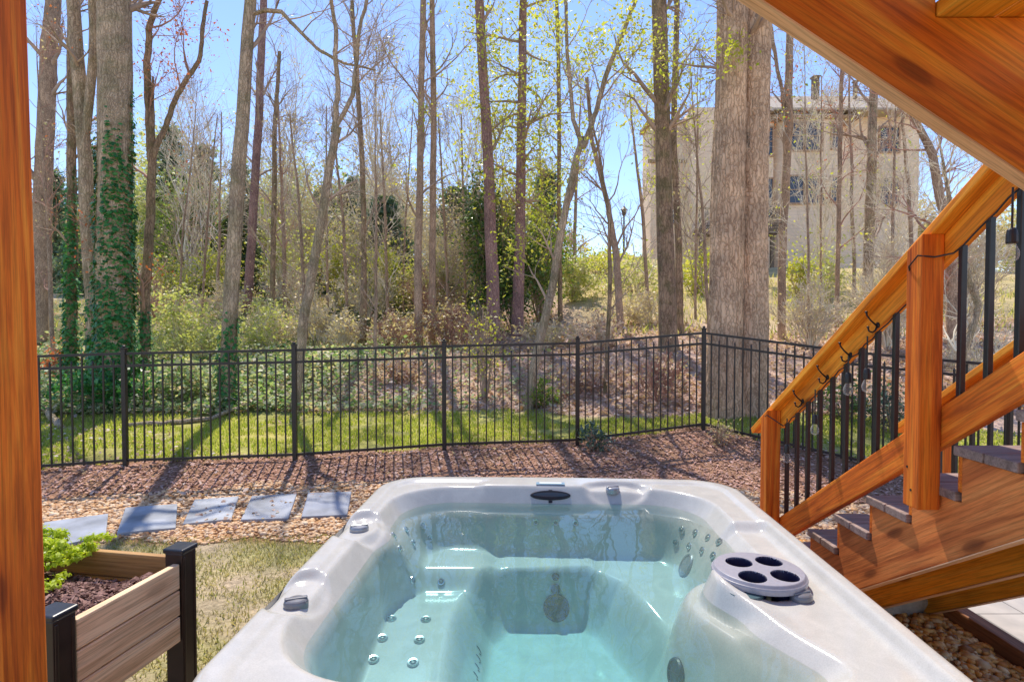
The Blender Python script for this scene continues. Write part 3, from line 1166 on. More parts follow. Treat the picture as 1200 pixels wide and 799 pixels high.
def outer_d(u, v):
    bow = .035 * np.clip(1 - (u / HU) ** 2, 0, 1)
    return sd_rbox(u, v - np.sign(v) * bow * (np.abs(v) > .4), HU, HV, .27)


PIER = (.93, 2.19)
LEDGES = [(-.735, 2.77, .115, .868), (-.775, 2.07, .10, .872)]


def basin_d(X, Y):
    u, v = tub_local(X, Y)
    d = sd_rbox(u + .045, v - .01, .895, .965, .36)
    ax_, ay_ = 1.22 - PIER[0], 1.54 - PIER[1]
    tt = np.clip(((X - PIER[0]) * ax_ + (Y - PIER[1]) * ay_) / (ax_ * ax_ + ay_ * ay_), 0, 1)
    d = smax(d, .150 - np.hypot(X - PIER[0] - ax_ * tt, Y - PIER[1] - ay_ * tt), .05)
    d = smax(d, .10 - np.hypot(X + .765, Y - 2.80), .05)
    return d


FOOT = [(-.23, 1.45), (-.23, 2.55), (-.20, 2.82), (-.08, 3.01), (.40, 3.04), (.52, 2.90), (.66, 2.45), (.64, 1.45)]


def tub_h(X, Y):
    X = np.asarray(X, float)
    Y = np.asarray(Y, float)
    u, v = tub_local(X, Y)
    do = outer_d(u, v)
    d = basin_d(X, Y)
    # rim
    z = np.full(X.shape, ZR)
    z = z - .034 * sst(-.075, -.105, do) * sst(.55, .75, u) * sst(.42, .34, v)          # lowered band on the right rim
    z = z - .012 * sst(-.09, -.13, do) * sst(.6, .7, np.abs(u) + np.abs(v) * .2)
    for cx, cy, r, zl in LEDGES:
        q = np.hypot((X - cx) * 1.0, (Y - cy) * .62)
        m = sst(r * 1.12, r * .82, q)
        z = np.minimum(z, z * (1 - m) + zl * m)
    q = np.hypot((X - .62) * .5, (Y - 3.42))
    z = z - .03 * sst(.105, .075, q) * sst(-.02, -.06, do)
    z = z - .045 * np.clip(1 + do / .045, 0, 1) ** 2.2
    # seats and footwell
    seat = np.full(X.shape, .53)
    lounge = sst(-.16, -.32, X) * sst(3.02, 2.86, Y)
    seat = seat * (1 - lounge) + (.50 + .035 * np.cos((Y - 2.6) * 4)) * lounge
    shelf = sst(2.86, 3.0, Y) * sst(.02, -.20, X)
    seat = seat * (1 - shelf) + .60 * shelf
    bench = sst(3.0, 3.06, Y) * sst(-.12, -.02, X) * sst(.52, .42, X)
    seat = seat * (1 - bench) + .565 * bench
    br = sst(2.55, 2.75, Y) * sst(.42, .5, X)
    seat = seat * (1 - br) + .555 * br
    df = sd_poly(X, Y, FOOT)
    t = sst(.06, -.13, df)
    flr = .30 + .04 * sst(-.1, .35, -df) * 0 + .02 * np.sin(X * 7) * np.cos(Y * 5)
    F_ = seat * (1 - t) + flr * t
    # inner wall: rolled lip, slope to the waterline, backrests below
    wl = .10 - .045 * sst(.32, .2, np.hypot(X - PIER[0], Y - PIER[1]))
    tt = np.clip(-d / wl, 0, 1)
    r_ = .16
    lip = np.where(tt < r_, tt * tt / (2 * r_), tt - r_ / 2) / (1 - r_ / 2)
    zw = z - (z - (ZWAT - .035)) * lip
    back = np.where(d > -.085, 0, np.clip((-.085 - d) / (.155 - .085 * sst(-.2, -.5, u) * sst(2.9, 2.75, Y)), 0, 1))
    back = back * back * (3 - 2 * back)
    zz = zw * (1 - back) + F_ * back
    out = np.where(d > 0, z, np.minimum(zz, z))
    q = np.hypot(X - .955, Y - 2.225)
    return np.where(q < .16, np.minimum(out, out + (.79 - out) * sst(.152, .140, q)), out)


def tub_hit(px, py, zmin=.1):
    return march(px, py, lambda x, y: np.where(outer_d(*tub_local(x, y)) < 0, tub_h(x, y), 0.0), 1.3, 3.9, 3000)


def tub_normal(p, e=.012):
    gx = (tub_h(p[0] + e, p[1]) - tub_h(p[0] - e, p[1])) / (2 * e)
    gy = (tub_h(p[0], p[1] + e) - tub_h(p[0], p[1] - e)) / (2 * e)
    n = np.array([-float(gx), -float(gy), 1.0])
    return n / np.linalg.norm(n)


def hot_tub():
    root = thing('hot_tub', 'big square grey acrylic hot tub full of clear water in the foreground', 'hot tub', (TC[0], TC[1], 0))
    # shell: grid warped so that its border follows the outer outline
    n = 250
    g = np.linspace(-1, 1, n)
    A, B = np.meshgrid(g, g)
    U, V_ = A * (HU + .0), B * (HV + .035)
    # squeeze rows/cols in to the rounded outline
    ins = outer_d(U, V_)
    X, Y = rot2(U, V_, TROT)
    X, Y = X + TC[0], Y + TC[1]
    # project outside points back on to the outline
    for _ in range(6):
        u, v = tub_local(X, Y)
        d = outer_d(u, v)
        e = 1e-3
        gu = (outer_d(u + e, v) - outer_d(u - e, v)) / (2 * e)
        gv = (outer_d(u, v + e) - outer_d(u, v - e)) / (2 * e)
        m = np.maximum(d, 0)
        u, v = u - gu * m, v - gv * m
        X, Y = rot2(u, v, TROT)
        X, Y = X + TC[0], Y + TC[1]
    Z = tub_h(X, Y)
    idx = np.arange(n * n).reshape(n, n)
    Fq = np.stack([idx[:-1, :-1], idx[:-1, 1:], idx[1:, 1:], idx[1:, :-1]], -1).reshape(-1, 4)
    keep = (ins.ravel()[Fq] < .012).any(1)
    Fq = Fq[keep]
    np_mesh('shell', np.stack([X, Y, Z], -1).reshape(-1, 3), Fq, M['shell'], root, smooth=True)
    # rim drop edge and cabinet
    ring = []
    for k in range(240):
        a = 2 * PI * k / 240
        lo, hi = .3, 2.0
        for _ in range(40):
            md = (lo + hi) / 2
            if outer_d(np.float64(md * math.cos(a)), np.float64(md * math.sin(a))) < 0: lo = md
            else: hi = md
        ring.append((lo * math.cos(a), lo * math.sin(a)))
    ring = np.array(ring)

    def loop(sc, z):
        x, y = rot2(ring[:, 0] * sc, ring[:, 1] * sc, TROT)
        return np.stack([x + TC[0], y + TC[1], np.full(len(x), z)], -1)
    for nm, prof, mt in (('rim_edge', [(1.0, ZR - .0445), (1.004, ZR - .055), (1.0, ZR - .075), (.975, ZR - .08)], M['shell']),
                         ('cabinet', [(.965, ZR - .07), (.965, .06), (.95, .0)], M['cabinet'])):
        L = [loop(*p) for p in prof]
        V = np.concatenate(L)
        m = len(ring)
        f = []
        for j in range(len(prof) - 1):
            for k in range(m):
                k2 = (k + 1) % m
                f.append((j * m + k, (j + 1) * m + k, (j + 1) * m + k2, j * m + k2))
        np_mesh(nm, V, f, mt, root, smooth=True)
    # jets
    def jet(px, py, r, kind='jet'):
        p = tub_hit(px, py)
        nn = tub_normal(p)
        mb = MB()
        mb.lathe([(r, -.004), (r, .004), (r * .9, .008), (r * .62, .007), (r * .55, .002)], p, nn, 20)
        o = mb.build('jet', M['jet'], root, smooth=False)
        mb = MB()
        mb.lathe([(r * .54, .001), (r * .54, .0045), (r * .3, .008), (r * .1, .009)], p, nn, 14)
        mb.build('nozzle', M['jetdark'], o)
    for a in ((458.5, 725), (499, 726), (448, 748), (491.5, 750), (437.5, 773), (484, 777)): jet(*a, .024)
    for a in ((483, 680), (517, 682)): jet(*a, .019)
    for a in ((461, 627), (476, 620.5), (495, 616), (468, 643), (484, 636), (503, 631)): jet(*a, .019)
    for a in ((628, 612), (651, 612.5), (674, 613)): jet(*a, .016)
    for a in ((799, 621), (815, 624), (830, 630), (843, 635), (792, 636), (808, 640), (823, 645), (836, 651)): jet(*a, .020)

    def cover(px, py, r, name, mt, bars):
        p = tub_hit(px, py)
        nn = tub_normal(p, .04)
        mb = MB()
        mb.lathe([(r, -.006), (r, .008), (r * .92, .014), (r * .8, .014), (r * .77, .009), (r * .3, .011)], p, nn, 28)
        o = mb.build(name, mt, root)
        x = np.cross(nn, (0, 0, 1.0) if abs(nn[2]) < .9 else (0, 1.0, 0))
        x /= np.linalg.norm(x)
        y = np.cross(nn, x)
        mb = MB()
        for k in range(bars):
            a = PI * k / bars + .3
            e = (x * math.cos(a) + y * math.sin(a)) * r * .76
            mb.board(p + nn * .013 - e, p + nn * .013 + e, .006, .006, nn)
        if bars: mb.build('grille', M['black'], o)
    cover(652, 712, .068, 'drain_cover', M['black'], 4)
    cover(651, 676, .02, 'drain_cover', M['black'], 0)
    cover(651, 690, .026, 'drain_cover', M['black'], 0)
    cover(793, 789, .055, 'drain_cover', M['black'], 1)
    cover(805, 662, .062, 'jet', M['knob_lt'], 0)
    # knobs
    for px, py, zz, r, mt in ((421, 621, .868, .045, 'knob_lt'), (347, 709, .872, .042, 'knob'), (718, 575, .88, .042, 'knob_lt'), (939, 702, .887, .042, 'knob')):
        p = tub_hit(px, py)
        mb = MB()
        a0 = (1, .35, 0)
        mb.lathe([(r, -.012), (r, .012), (r * .93, .02), (r * .75, .024), (r * .2, .026)], p, (0, 0, 1), 28, 1.0, .85, a0)
        k = mb.build('diverter_knob', M[mt], root, bevel=.002)
        mb = MB()
        e = np.array([r * .86, r * .30, 0])
        mb.board(p + np.array([0, 0, .026]) - e, p + np.array([0, 0, .026]) + e, .017, .008)
        mb.build('grip', M[mt], k, bevel=.004)
    # control panel on the far inner wall, label on the rim above it
    p = tub_hit(645, 580.5)
    nn = tub_normal(p)
    mb = MB()
    mb.lathe([(.118, -.004), (.118, .006), (.11, .010), (.03, .011)], p, nn, 40, 1.0, .24, (1, -.04, 0))
    cp = mb.build('control_panel', M['black'], root)
    mb = MB()
    mb.lathe([(.104, .010), (.104, .0135), (.05, .0138)], p, nn, 40, 1.0, .13, (1, -.04, 0))
    mb.build('display', m_plain('display_grey', (.05, .06, .075), .12), cp)
    for py in (575.4, 588.0):
        mb = MB()
        q = tub_hit(645, py)
        mb.board(q - np.array([.011, 0, 0]), q + np.array([.011, 0, 0]), .014, .008, tub_normal(q))
        mb.build('button', M['black'], cp)
    p = tub_hit(645, 567)
    mb = MB()
    mb.board(p + np.array([-.085, .004, .0035]), p + np.array([.085, -.004, .0035]), .05, .003)
    lb = mb.build('label_plate', M['labelb'], root)
    mb = MB()
    mb.board(p + np.array([-.066, .003, .0062]), p + np.array([.066, -.003, .0062]), .032, .002)
    mb.build('label_face', M['label'], lb)
    # cup holder lid with four recesses
    cx, cy = .955, 2.225
    ax, ay, rot = .172, .165, R(-28)
    zl = .914
    n = 280
    g = np.linspace(-1, 1, n)
    A, B = np.meshgrid(g, g)
    r0 = np.maximum(np.abs(A), np.abs(B))
    rr = np.hypot(A, B) + 1e-9
    A, B = A / rr * r0, B / rr * r0
    holes = []
    for px, py in ((866, 659), (901, 658), (882, 676), (920, 675)):
        d = ray(px, py)
        s = (zl - CAMZ) / d[2]
        holes.append((d[0] * s, d[1] * s))
    X, Y = rot2(A * ax, B * ay, rot)
    X, Y = X + cx, Y + cy
    dep = np.zeros(X.shape)
    inside = np.full(X.shape, 9.0)
    for hx, hy in holes:
        inside = np.minimum(inside, np.hypot(X - hx, Y - hy) - .051)
    dep = .10 * sst(.0, -.005, inside)
    Z = zl - dep - .012 * sst(.93, 1.0, r0) + .004 * (1 - r0 ** 2)
    idx = np.arange(n * n).reshape(n, n)
    Fq = np.stack([idx[:-1, :-1], idx[:-1, 1:], idx[1:, 1:], idx[1:, :-1]], -1).reshape(-1, 4)
    deep = (dep.ravel()[Fq] > .012).any(1)
    V = np.stack([X, Y, Z], -1).reshape(-1, 3)

    def sub(F_, nm, mt, par):
        u, inv = np.unique(F_, return_inverse=True)
        return np_mesh(nm, V[u], inv.reshape(F_.shape), mt, par, smooth=True)
    lid = sub(Fq[~deep], 'cup_holder_lid', M['lid'], root)
    sub(Fq[deep], 'cup_recess', M['cup'], lid)
    mb = MB()
    prof = [(1.0, -.0125), (1.012, -.018), (1.0, -.034), (.9, -.036)]
    mb.lathe([(r * ax, h) for r, h in prof], (cx, cy, zl), (0, 0, 1), 64, 1.0, ay / ax, (math.cos(rot), math.sin(rot), 0), cap=False)
    mb.build('lid_edge', M['lid'], lid, smooth=False)
    mb = MB()
    mb.lathe([(.065, -.03), (.06, -.18), (.06, -.34)], (cx - .098, cy - .112, zl - .006), (0, 0, 1), 32)
    mb.build('skimmer', m_plain('skimmer_teal', (.06, .11, .125), .3), root)
    # small curved grip marks on the footwell edge
    mb = MB()
    for k, (px, py) in enumerate(((561, 762), (560.5, 772), (559, 782), (557.5, 792))):
        p = tub_hit(px, py)
        nn = tub_normal(p)
        pts = []
        for a in np.linspace(-1.2, 2.6, 8):
            q = p + np.array([.011 * math.cos(a), .011 * math.sin(a), 0])
            q[2] = float(tub_h(q[0], q[1])) + .002
            pts.append(q)
        mb.tube(pts, .002, 5)
    mb.build('grip_mark', M['jetdark'], root)
    # water body
    mb = MB()
    x0, x1 = loop(.92, ZWAT), None
    n = len(ring)
    V = np.concatenate([loop(.93, .02), loop(.93, ZWAT)])
    f = [tuple(range(n - 1, -1, -1)), tuple(range(n, 2 * n))] + [(k, (k + 1) % n, n + (k + 1) % n, n + k) for k in range(n)]
    mb.add(V, f)
    tag(mb.build('water', M['water']), kind='structure')


hot_tub()


# ------------------------------------------------------------------ stairs
SX0, SX1 = 1.72, 2.70          # faces of the outer stringers
RUN, RISE, Y1, Z1 = .273, .1775, 3.31, .68
SL = RISE / RUN


def step_z(k): return Z1 + RISE * (k - 1)
def step_far(k): return Y1 - RUN * (k - 1)


def staircase():
    root = thing('staircase', 'orange stained wooden stairs with black balusters right of the hot tub', 'stairs', (SX0, 3.9, 0))
    ks = list(range(-1, 8))
    th = .038
    # notched stringers (y, z)
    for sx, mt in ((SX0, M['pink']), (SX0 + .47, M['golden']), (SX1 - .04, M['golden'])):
        top = []
        for k in ks:
            zt = step_z(k) - th - .001
            top += [(step_far(k) - .012, zt), (step_far(k) - RUN - .012, zt)]
        yt, zt = top[-1]
        zt2 = zt + RISE
        y_low = top[0][0]

        def zb(y): return step_z(1) - th - (y - (step_far(1) - RUN)) * SL - .222
        poly = [(y_low, -.05)] + top + [(yt, zt2 + .03), (yt - .06, zt2 + .03), (yt - .06, zb(yt - .06))]
        yb = yt - .06
        while zb(y_low) < -.05: y_low -= .01
        poly += [(y_low, -.05)] if False else []
        # bottom edge down to the ground
        y_g = yt
        for i in range(400):
            if zb(y_g) < -.05: break
            y_g += .01
        poly += [(y_g, -.05)]
        mb = MB()
        mb.prism(poly, sx, sx + .04, 0, (1, -SL))
        so_ = mb.build('stringer', mt, root, bevel=.003, segs=1)
        mb = MB()
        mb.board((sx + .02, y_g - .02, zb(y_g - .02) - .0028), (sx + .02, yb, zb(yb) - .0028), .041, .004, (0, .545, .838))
        mb.build('sawn_lit_edge', M['pale'], so_)  # thin strip added under the stringer: raw edge with bounce light painted in
    for k in ks:
        z, y0 = step_z(k), step_far(k)
        mb = MB()
        mb.rng = random.Random(k + 40)
        wd = (RUN + .014 - .006) / 2
        for j in range(2):
            ya = y0 + .016 - j * (wd + .006)
            mb.board((SX0 - .014, ya - wd / 2, z - th / 2), (SX1 + .014, ya - wd / 2, z - th / 2), wd, th)
        mb.build('tread', M['tread'], root, bevel=.005)
        mb = MB()
        mb.rng = random.Random(k + 90)
        mb.board((SX0 + .002, y0 - .002, z - th - .002 - (RISE - th) / 2), (SX1 - .002, y0 - .002, z - th - .002 - (RISE - th) / 2), .019, RISE - th - .004)
        mb.build('riser', M['orange'], root)
    # railings
    def cap_z(y): return 1.126 + (4.0 - y) * .654
    n_up = np.array([0, .547, .837])
    for sgn, xc in ((-1, 1.725), (1, 2.695)):
        a, b = np.array([xc, 4.0, cap_z(4.0)]), np.array([xc, 1.86, cap_z(1.86)])
        mb = MB(); mb.rng = random.Random(int(xc * 100))
        mb.board(a, b, .14, .038, n_up)
        mb.build('handrail', M['orange2'], root, bevel=.006)
        o = n_up * (-.019 - .0005 - .0445)
        mb = MB(); mb.rng = random.Random(int(xc * 100) + 1)
        mb.board(a + o + np.array([.005, -.25, .1635]), b + o + np.array([.005, .0, 0]), .038, .089, n_up)
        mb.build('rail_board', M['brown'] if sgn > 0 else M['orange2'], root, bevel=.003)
        # newels
        xs = (1.62, 1.71) if sgn < 0 else (2.71, 2.80)
        for y0, y1, zb in ((3.675, 3.765, -.05), (2.30, 2.39, 1.115)):
            zt0 = cap_z(y0) - .0235
            zt1 = cap_z(y1) - .0235
            mb = MB(); mb.rng = random.Random(int(y0 * 100))
            poly = [(y0, zb), (y1, zb), (y1, zt1), (y0, zt0)]
            mb.prism(poly, xs[0], xs[1], 0, (0, 1))
            np_ = mb.build('newel_post', M['orange'], root, bevel=.005)
            for zz in (zb + .07, zb + .16):
                if sgn < 0 and zb > 0:
                    mb = MB()
                    mb.lathe([(.0055, -.002), (.0055, .0012), (.003, .0014)], (xs[0], (y0 + y1) / 2 + .02 * math.sin(zz * 90), zz), (-1, 0, 0), 12)
                    mb.build('bolt_head', M['hook'], np_)
        # bottom rail
        xb = 1.73 if sgn < 0 else 2.69
        def br_z(y): return 1.575 + (2.11 - y) * .652
        mb = MB(); mb.rng = random.Random(int(xb * 77))
        mb.board((xb, 3.72, br_z(3.72)), (xb, 1.75, br_z(1.75)), .038, .135, n_up)
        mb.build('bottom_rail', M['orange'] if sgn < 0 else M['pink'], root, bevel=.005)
        # balusters
        ys = [3.63 - .127 * i for i in range(15)]
        for y in ys:
            if 2.26 < y < 2.43: continue
            zt = cap_z(y) - .019 / .837 - .105
            zb = br_z(y) + .079
            mb = MB()
            mb.box(xb - .011, xb + .011, y - .011, y + .011, zb - .02, zt + .015, axis=2)
            mb.build('baluster', M['baluster'], root, bevel=.002, segs=1)
    # landing
    lz = step_z(8)
    mb = MB()
    for i in range(7):
        y = 1.38 - i * .142
        mb.board((1.72, y - .069, lz - .019), (3.0, y - .069, lz - .019), .136, .038)
    mb.build('landing', M['tread'], root, bevel=.004)
    mb = MB()
    mb.board((1.72, 1.36, lz - .135), (3.0, 1.36, lz - .135), .04, .185)
    mb.board((1.72, .42, lz - .135), (3.0, .42, lz - .135), .04, .185)
    mb.build('landing_joist', M['brown'], root, bevel=.003)
    for x, y in ((2.95, .46), (2.95, 1.30), (1.80, .46)):
        mb = MB()
        mb.board((x, y, -.05), (x, y, lz - .23), .09, .09, (0, 1, 0))
        mb.build('landing_post', M['orange'], root, bevel=.005)
    return cap_z


cap_z = staircase()


def upper_flight():
    root = thing('staircase', 'dark stained upper stair flight crossing the top right corner of the photo', 'stairs', (2.0, 1.0, 1.9))
    def zb(x): return 2.21 - (x - 1.235) * .65
    XN, ZN, th = 1.009, 2.585, .038
    ms = list(range(-10, 4))
    for Y in (1.40, .92, .45):
        top = []
        for m in reversed(ms):
            z = ZN - .1775 * m
            top += [(XN + RUN * (m + 1), z), (XN + RUN * m, z)]
        x_r, x_l = top[0][0], top[-1][0]
        poly = [(x_r, zb(x_r) if zb(x_r) < top[0][1] else top[0][1] - .1)] + top + [(x_l, top[-1][1] + .15), (x_l - .06, top[-1][1] + .15), (x_l - .06, zb(x_l - .06))]
        mb = MB()
        mb.rng = random.Random(int(Y * 10))
        mb.prism(poly, Y, Y + .045, 1, (1, -.65))
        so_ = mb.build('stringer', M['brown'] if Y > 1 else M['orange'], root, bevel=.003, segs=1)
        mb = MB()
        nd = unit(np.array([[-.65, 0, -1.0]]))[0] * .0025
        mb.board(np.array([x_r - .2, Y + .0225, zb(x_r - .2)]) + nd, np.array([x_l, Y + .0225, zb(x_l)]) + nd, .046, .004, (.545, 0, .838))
        mb.build('sawn_lit_edge', M['pale'], so_)  # added strip, its pale colour holds raw wood and light bounced from below
    for m in ms:
        z = ZN - .1775 * m + .001
        x0 = XN + RUN * m
        wd = (RUN + .014 - .006) / 2
        mb = MB()
        mb.rng = random.Random(m + 400)
        for j in range(2):
            xa = x0 - .0 + .003 + j * (wd + .006)
            mb.board((xa + wd / 2, 1.46, z + th / 2), (xa + wd / 2, .43, z + th / 2), wd, th)
        mb.build('tread', M['golden'], root, bevel=.004)


upper_flight()


def hooks():
    labs = ['topmost black coat hook on the stair rail, nearest the upper newel post', 'second black coat hook from the top of the stair rail',
            'third black coat hook from the top of the stair rail', 'lowest black coat hook on the stair rail, nearest the short newel post']
    for (px, py), lab in zip(((1029, 381), (997, 416), (970, 442), (941, 470)), labs):
        d = ray(px, py)
        s = 1.711 / d[0]
        p = np.array([0, 0, CAMZ]) + d * s
        mb = MB()
        mb.lathe([(.014, 0), (.014, .004), (.009, .007)], p, (-1, 0, 0), 14)
        mb.tube([p + (-.004, 0, -.004), p + (-.014, 0, .004), p + (-.034, .0, .022), p + (-.052, 0, .044), p + (-.056, 0, .058)], [.005, .0045, .004, .004, .004], 8)
        mb.lathe([(.002, 0), (.007, .003), (.007, .008), (.002, .011)], p + (-.056, 0, .055), (0, 0, 1), 10)
        mb.tube([p + (-.004, 0, -.002), p + (-.012, 0, -.024), p + (-.026, 0, -.034), p + (-.042, 0, -.028), p + (-.047, 0, -.012)], [.005, .0045, .004, .004, .004], 8)
        mb.lathe([(.002, 0), (.006, .003), (.006, .007), (.002, .010)], p + (-.047, 0, -.014), (0, 0, 1), 10)
        tag(mb.build('coat_hook', M['hook'], smooth=True), lab, 'hook', 'coat hooks on the stair rail')


def string_lights():
    X = 1.695
    root = thing('string_lights', 'black string light cable with clear bulbs hung along the stair rail', 'string lights', (X, 3.0, 1.6))
    def under(y): return cap_z(y) - .137
    pts = [(1.615, 3.69, cap_z(3.69) - .055), (1.612, 3.66, cap_z(3.66) - .06)]
    for i, y in enumerate(np.linspace(3.62, 2.46, 22)):
        pts.append((X + .004, y, under(y) - .012 - .018 * abs(math.sin(i * 1.45))))
    pts += [(1.61, 2.36, under(2.36) + .03), (1.61, 2.31, under(2.31) + .035), (1.66, 2.285, under(2.285) + .01)]
    for i, y in enumerate(np.linspace(2.24, 1.9, 8)):
        pts.append((X + .004, y, under(y) - .010 - .008 * abs(math.sin(i * 1.9))))
    mb = MB()
    mb.tube(pts, .0035, 6)
    mb.build('cable', M['black'], root)
    for px, py in ((922, 521), (955, 486), (994, 437), (1016, 432), (1186, 268)):
        d = ray(px, py)
        s = (X - .014) / d[0]
        p = np.array([0, 0, CAMZ]) + d * s
        zt = under(p[1]) - .008
        mb = MB()
        mb.tube([(p[0], p[1], max(zt, p[2] + .012)), (p[0], p[1], p[2])], .0035, 6)
        mb.lathe([(.010, .002), (.014, -.004), (.0165, -.02), (.017, -.045), (.0155, -.05)], p, (0, 0, 1), 16)
        b = mb.build('socket', M['black'], root)
        mb = MB()
        mb.lathe([(.012, -.0505), (.014, -.058), (.021, -.075), (.0225, -.088), (.018, -.104), (.006, -.111), (.001, -.112)], p, (0, 0, 1), 20)
        mb.build('bulb', M['bulb'], b, smooth=True)


hooks(); string_lights()

# ------------------------------------------------------------------ houses
def panel(mb, px0, py0, px1, py1, Y, t=.1):
    a, b = P(px0, py0, Y), P(px1, py1, Y)
    mb.box(min(a[0], b[0]), max(a[0], b[0]), Y - t / 2, Y + t / 2, min(a[2], b[2]), max(a[2], b[2]))


def window(root, px0, py0, px1, py1, Y, nv=2, nh=1):
    a, b = P(px0, py1, Y), P(px1, py0, Y)
    x0, x1, z0, z1 = a[0], b[0], a[2], b[2]
    mb = MB()
    f = .09
    mb.box(x0 - f, x1 + f, Y - .07, Y + .05, z1, z1 + f)
    mb.box(x0 - f, x1 + f, Y - .10, Y + .05, z0 - f, z0)
    mb.box(x0 - f, x0, Y - .068, Y + .05, z0 + .002, z1 - .002)
    mb.box(x1, x1 + f, Y - .068, Y + .05, z0 + .002, z1 - .002)
    for i in range(1, nv):
        x = x0 + (x1 - x0) * i / nv
        mb.box(x - .05, x + .05, Y - .06, Y + .05, z0 + .002, z1 - .002)
    for i in range(1, nh + 1):
        z = z0 + (z1 - z0) * i / (nh + 1)
        mb.box(x0 + .002, x1 - .002, Y - .05, Y + .04, z - .025, z + .025)
    w_ = mb.build('window', M['mullion'], root)
    mb = MB()
    mb.box(x0 + .001, x1 - .001, Y - .02, Y + .0, z0 + .001, z1 - .001)
    mb.build('pane', M['pane'], w_)


def block(root, name, px0, px1, py_top, Y, depth, mat, zbot=2.0, extra=0):
    a, b = P(px0, py_top, Y), P(px1, py_top, Y)
    mb = MB()
    mb.box(a[0], b[0], Y, Y + depth, zbot, a[2])
    return mb.build(name, mat, root)


def house():
    Y = 34.0
    c = P(915, 330, Y)
    root = thing('house', 'tall beige siding house on the hill seen through the trees at right', 'house', (c[0], Y, 4.2))
    # stepped facade: left wing, chimney bay, main block with canted bay
    block(root, 'wall', 763, 811, 141, Y + .6, 2.2, M['siding'])
    block(root, 'wall', 811.2, 842, 126, Y - .5, 4.5, M['siding'])
    block(root, 'wall', 842.2, 907, 133, Y + .2, 5, M['siding'])
    block(root, 'wall', 907.2, 1078, 131, Y + .9, 9, M['siding'])
    # canted bay
    z1 = P(0, 136, Y)[2]
    x = [P(q, 0, Y)[0] for q in (910, 922, 982, 1000)]
    mb = MB()
    mb.prism([(x[0], Y + .898), (x[1], Y - .3), (x[2], Y - .3), (x[3], Y + .898)], 2.0, z1, 2)
    mb.build('bay', M['siding'], root)
    # bay roof and main roof
    mb = MB()
    a, b = P(905, 139, Y), P(1003, 139, Y)
    e = P(0, 126, Y)[2]
    V = [(a[0], Y - .55, a[2]), (b[0], Y - .55, a[2]), (b[0], Y + .898, e), (a[0], Y + .898, e), (a[0], Y - .5, a[2] - .14), (b[0], Y - .5, a[2] - .14), (b[0], Y + .898, a[2] - .14), (a[0], Y + .898, a[2] - .14)]
    mb.add(V, [(0, 1, 2, 3), (7, 6, 5, 4), (0, 4, 5, 1), (1, 5, 6, 2), (2, 6, 7, 3), (3, 7, 4, 0)])
    mb.build('bay_roof', M['trim'], root)
    mb = MB()
    zt, zr = P(0, 131, Y)[2], P(0, 112, Y + 4)[2]
    xa, xb = P(840, 0, Y)[0], P(1082, 0, Y)[0]
    poly = [(Y - .3, zt + .001), (Y - .3, zt + .12), (Y + 4.9, zr + .3), (Y + 10.3, zt + .12), (Y + 10.3, zt + .001)]
    mb.prism(poly, P(906, 0, Y)[0], xb, 0)
    rf = mb.build('roof', M['shingle'], root)
    for px, w_, h in ((957, .35, .9), (1003, .18, .5)):
        q = P(px, 104, Y + 3)
        mb = MB()
        mb.box(q[0] - w_ / 2, q[0] + w_ / 2, Y + 3, Y + 3 + w_, q[2] - .6, q[2] + h * .8, axis=2)
        mb.box(q[0] - w_ / 2 - .06, q[0] + w_ / 2 + .06, Y + 2.94, Y + 3.06 + w_, q[2] + h * .8 + .001, q[2] + h * .8 + .1, axis=2)
        mb.build('roof_vent', M['deckwood'], rf)
    mb = MB()
    for px0, px1, py, yy in ((763, 811, 141, Y + .45), (841, 907, 133, Y + .05)):
        a, b = P(px0, py, Y), P(px1, py, Y)
        mb.box(a[0] - .1, b[0], yy, yy + 2.2, a[2] + .002, a[2] + .2)
    mb.build('fascia', M['trim'], root)
    q = P(826, 126, Y - .5)
    mb = MB()
    mb.box(q[0] - .25, q[0] + .25, Y + 1, Y + 1.5, q[2] - .3, q[2] + .25, axis=2)
    mb.box(q[0] - .33, q[0] + .33, Y + .92, Y + 1.58, q[2] + .251, q[2] + .36, axis=2)
    mb.build('chimney', M['deckwood'], root)
    mb = MB()
    mb.box(*[P(763, 0, Y)[0], P(811, 0, Y)[0]], Y + .45, Y + .6, P(0, 188, Y)[2], P(0, 184, Y)[2])
    mb.build('trim_band', M['trim'], root)
    yb = Y - .33
    for a in ((927, 143, 941, 176, yb, 1), (943.5, 143, 963, 176, yb, 1), (925, 207, 941, 238, yb, 1), (943.5, 207, 966, 238, yb, 1),
              (975, 146, 983, 174, yb, 1), (974, 208, 983, 236, yb, 1),
              (1031, 210, 1053, 240, Y + .87, 2), (1031, 150, 1053, 178, Y + .87, 2),
              (779, 194, 793, 213, Y + .57, 1), (780, 222, 793, 262, Y + .57, 1), (768, 160, 775, 182, Y + .57, 1),
              (890, 150, 905, 182, Y + .17, 1), (893, 210, 905, 258, Y + .17, 1)):
        window(root, *a)
    # little deck with railing
    mb = MB()
    a, b = P(818, 268, Y - 1.6), P(912, 268, Y - 1.6)
    mb.box(a[0], b[0], Y - 1.8, Y - .55, a[2] - .3, a[2])
    mb.build('deck', M['deckwood'], root)
    mb = MB()
    zt = a[2] + 1.05
    mb.box(a[0], b[0], Y - 1.8, Y - 1.72, zt, zt + .08)
    mb.box(a[0] + .002, b[0] - .002, Y - 1.79, Y - 1.73, a[2] + .1, a[2] + .16)
    nb = 38
    for i in range(nb + 1):
        x_ = a[0] + .03 + (b[0] - a[0] - .06) * i / nb
        w_ = .05 if i % 9 == 0 else .02
        mb.box(x_ - w_, x_ + w_, Y - 1.785, Y - 1.735, a[2] + .001, zt - .001, axis=2)
    mb.build('railing', M['deckwood'], root)
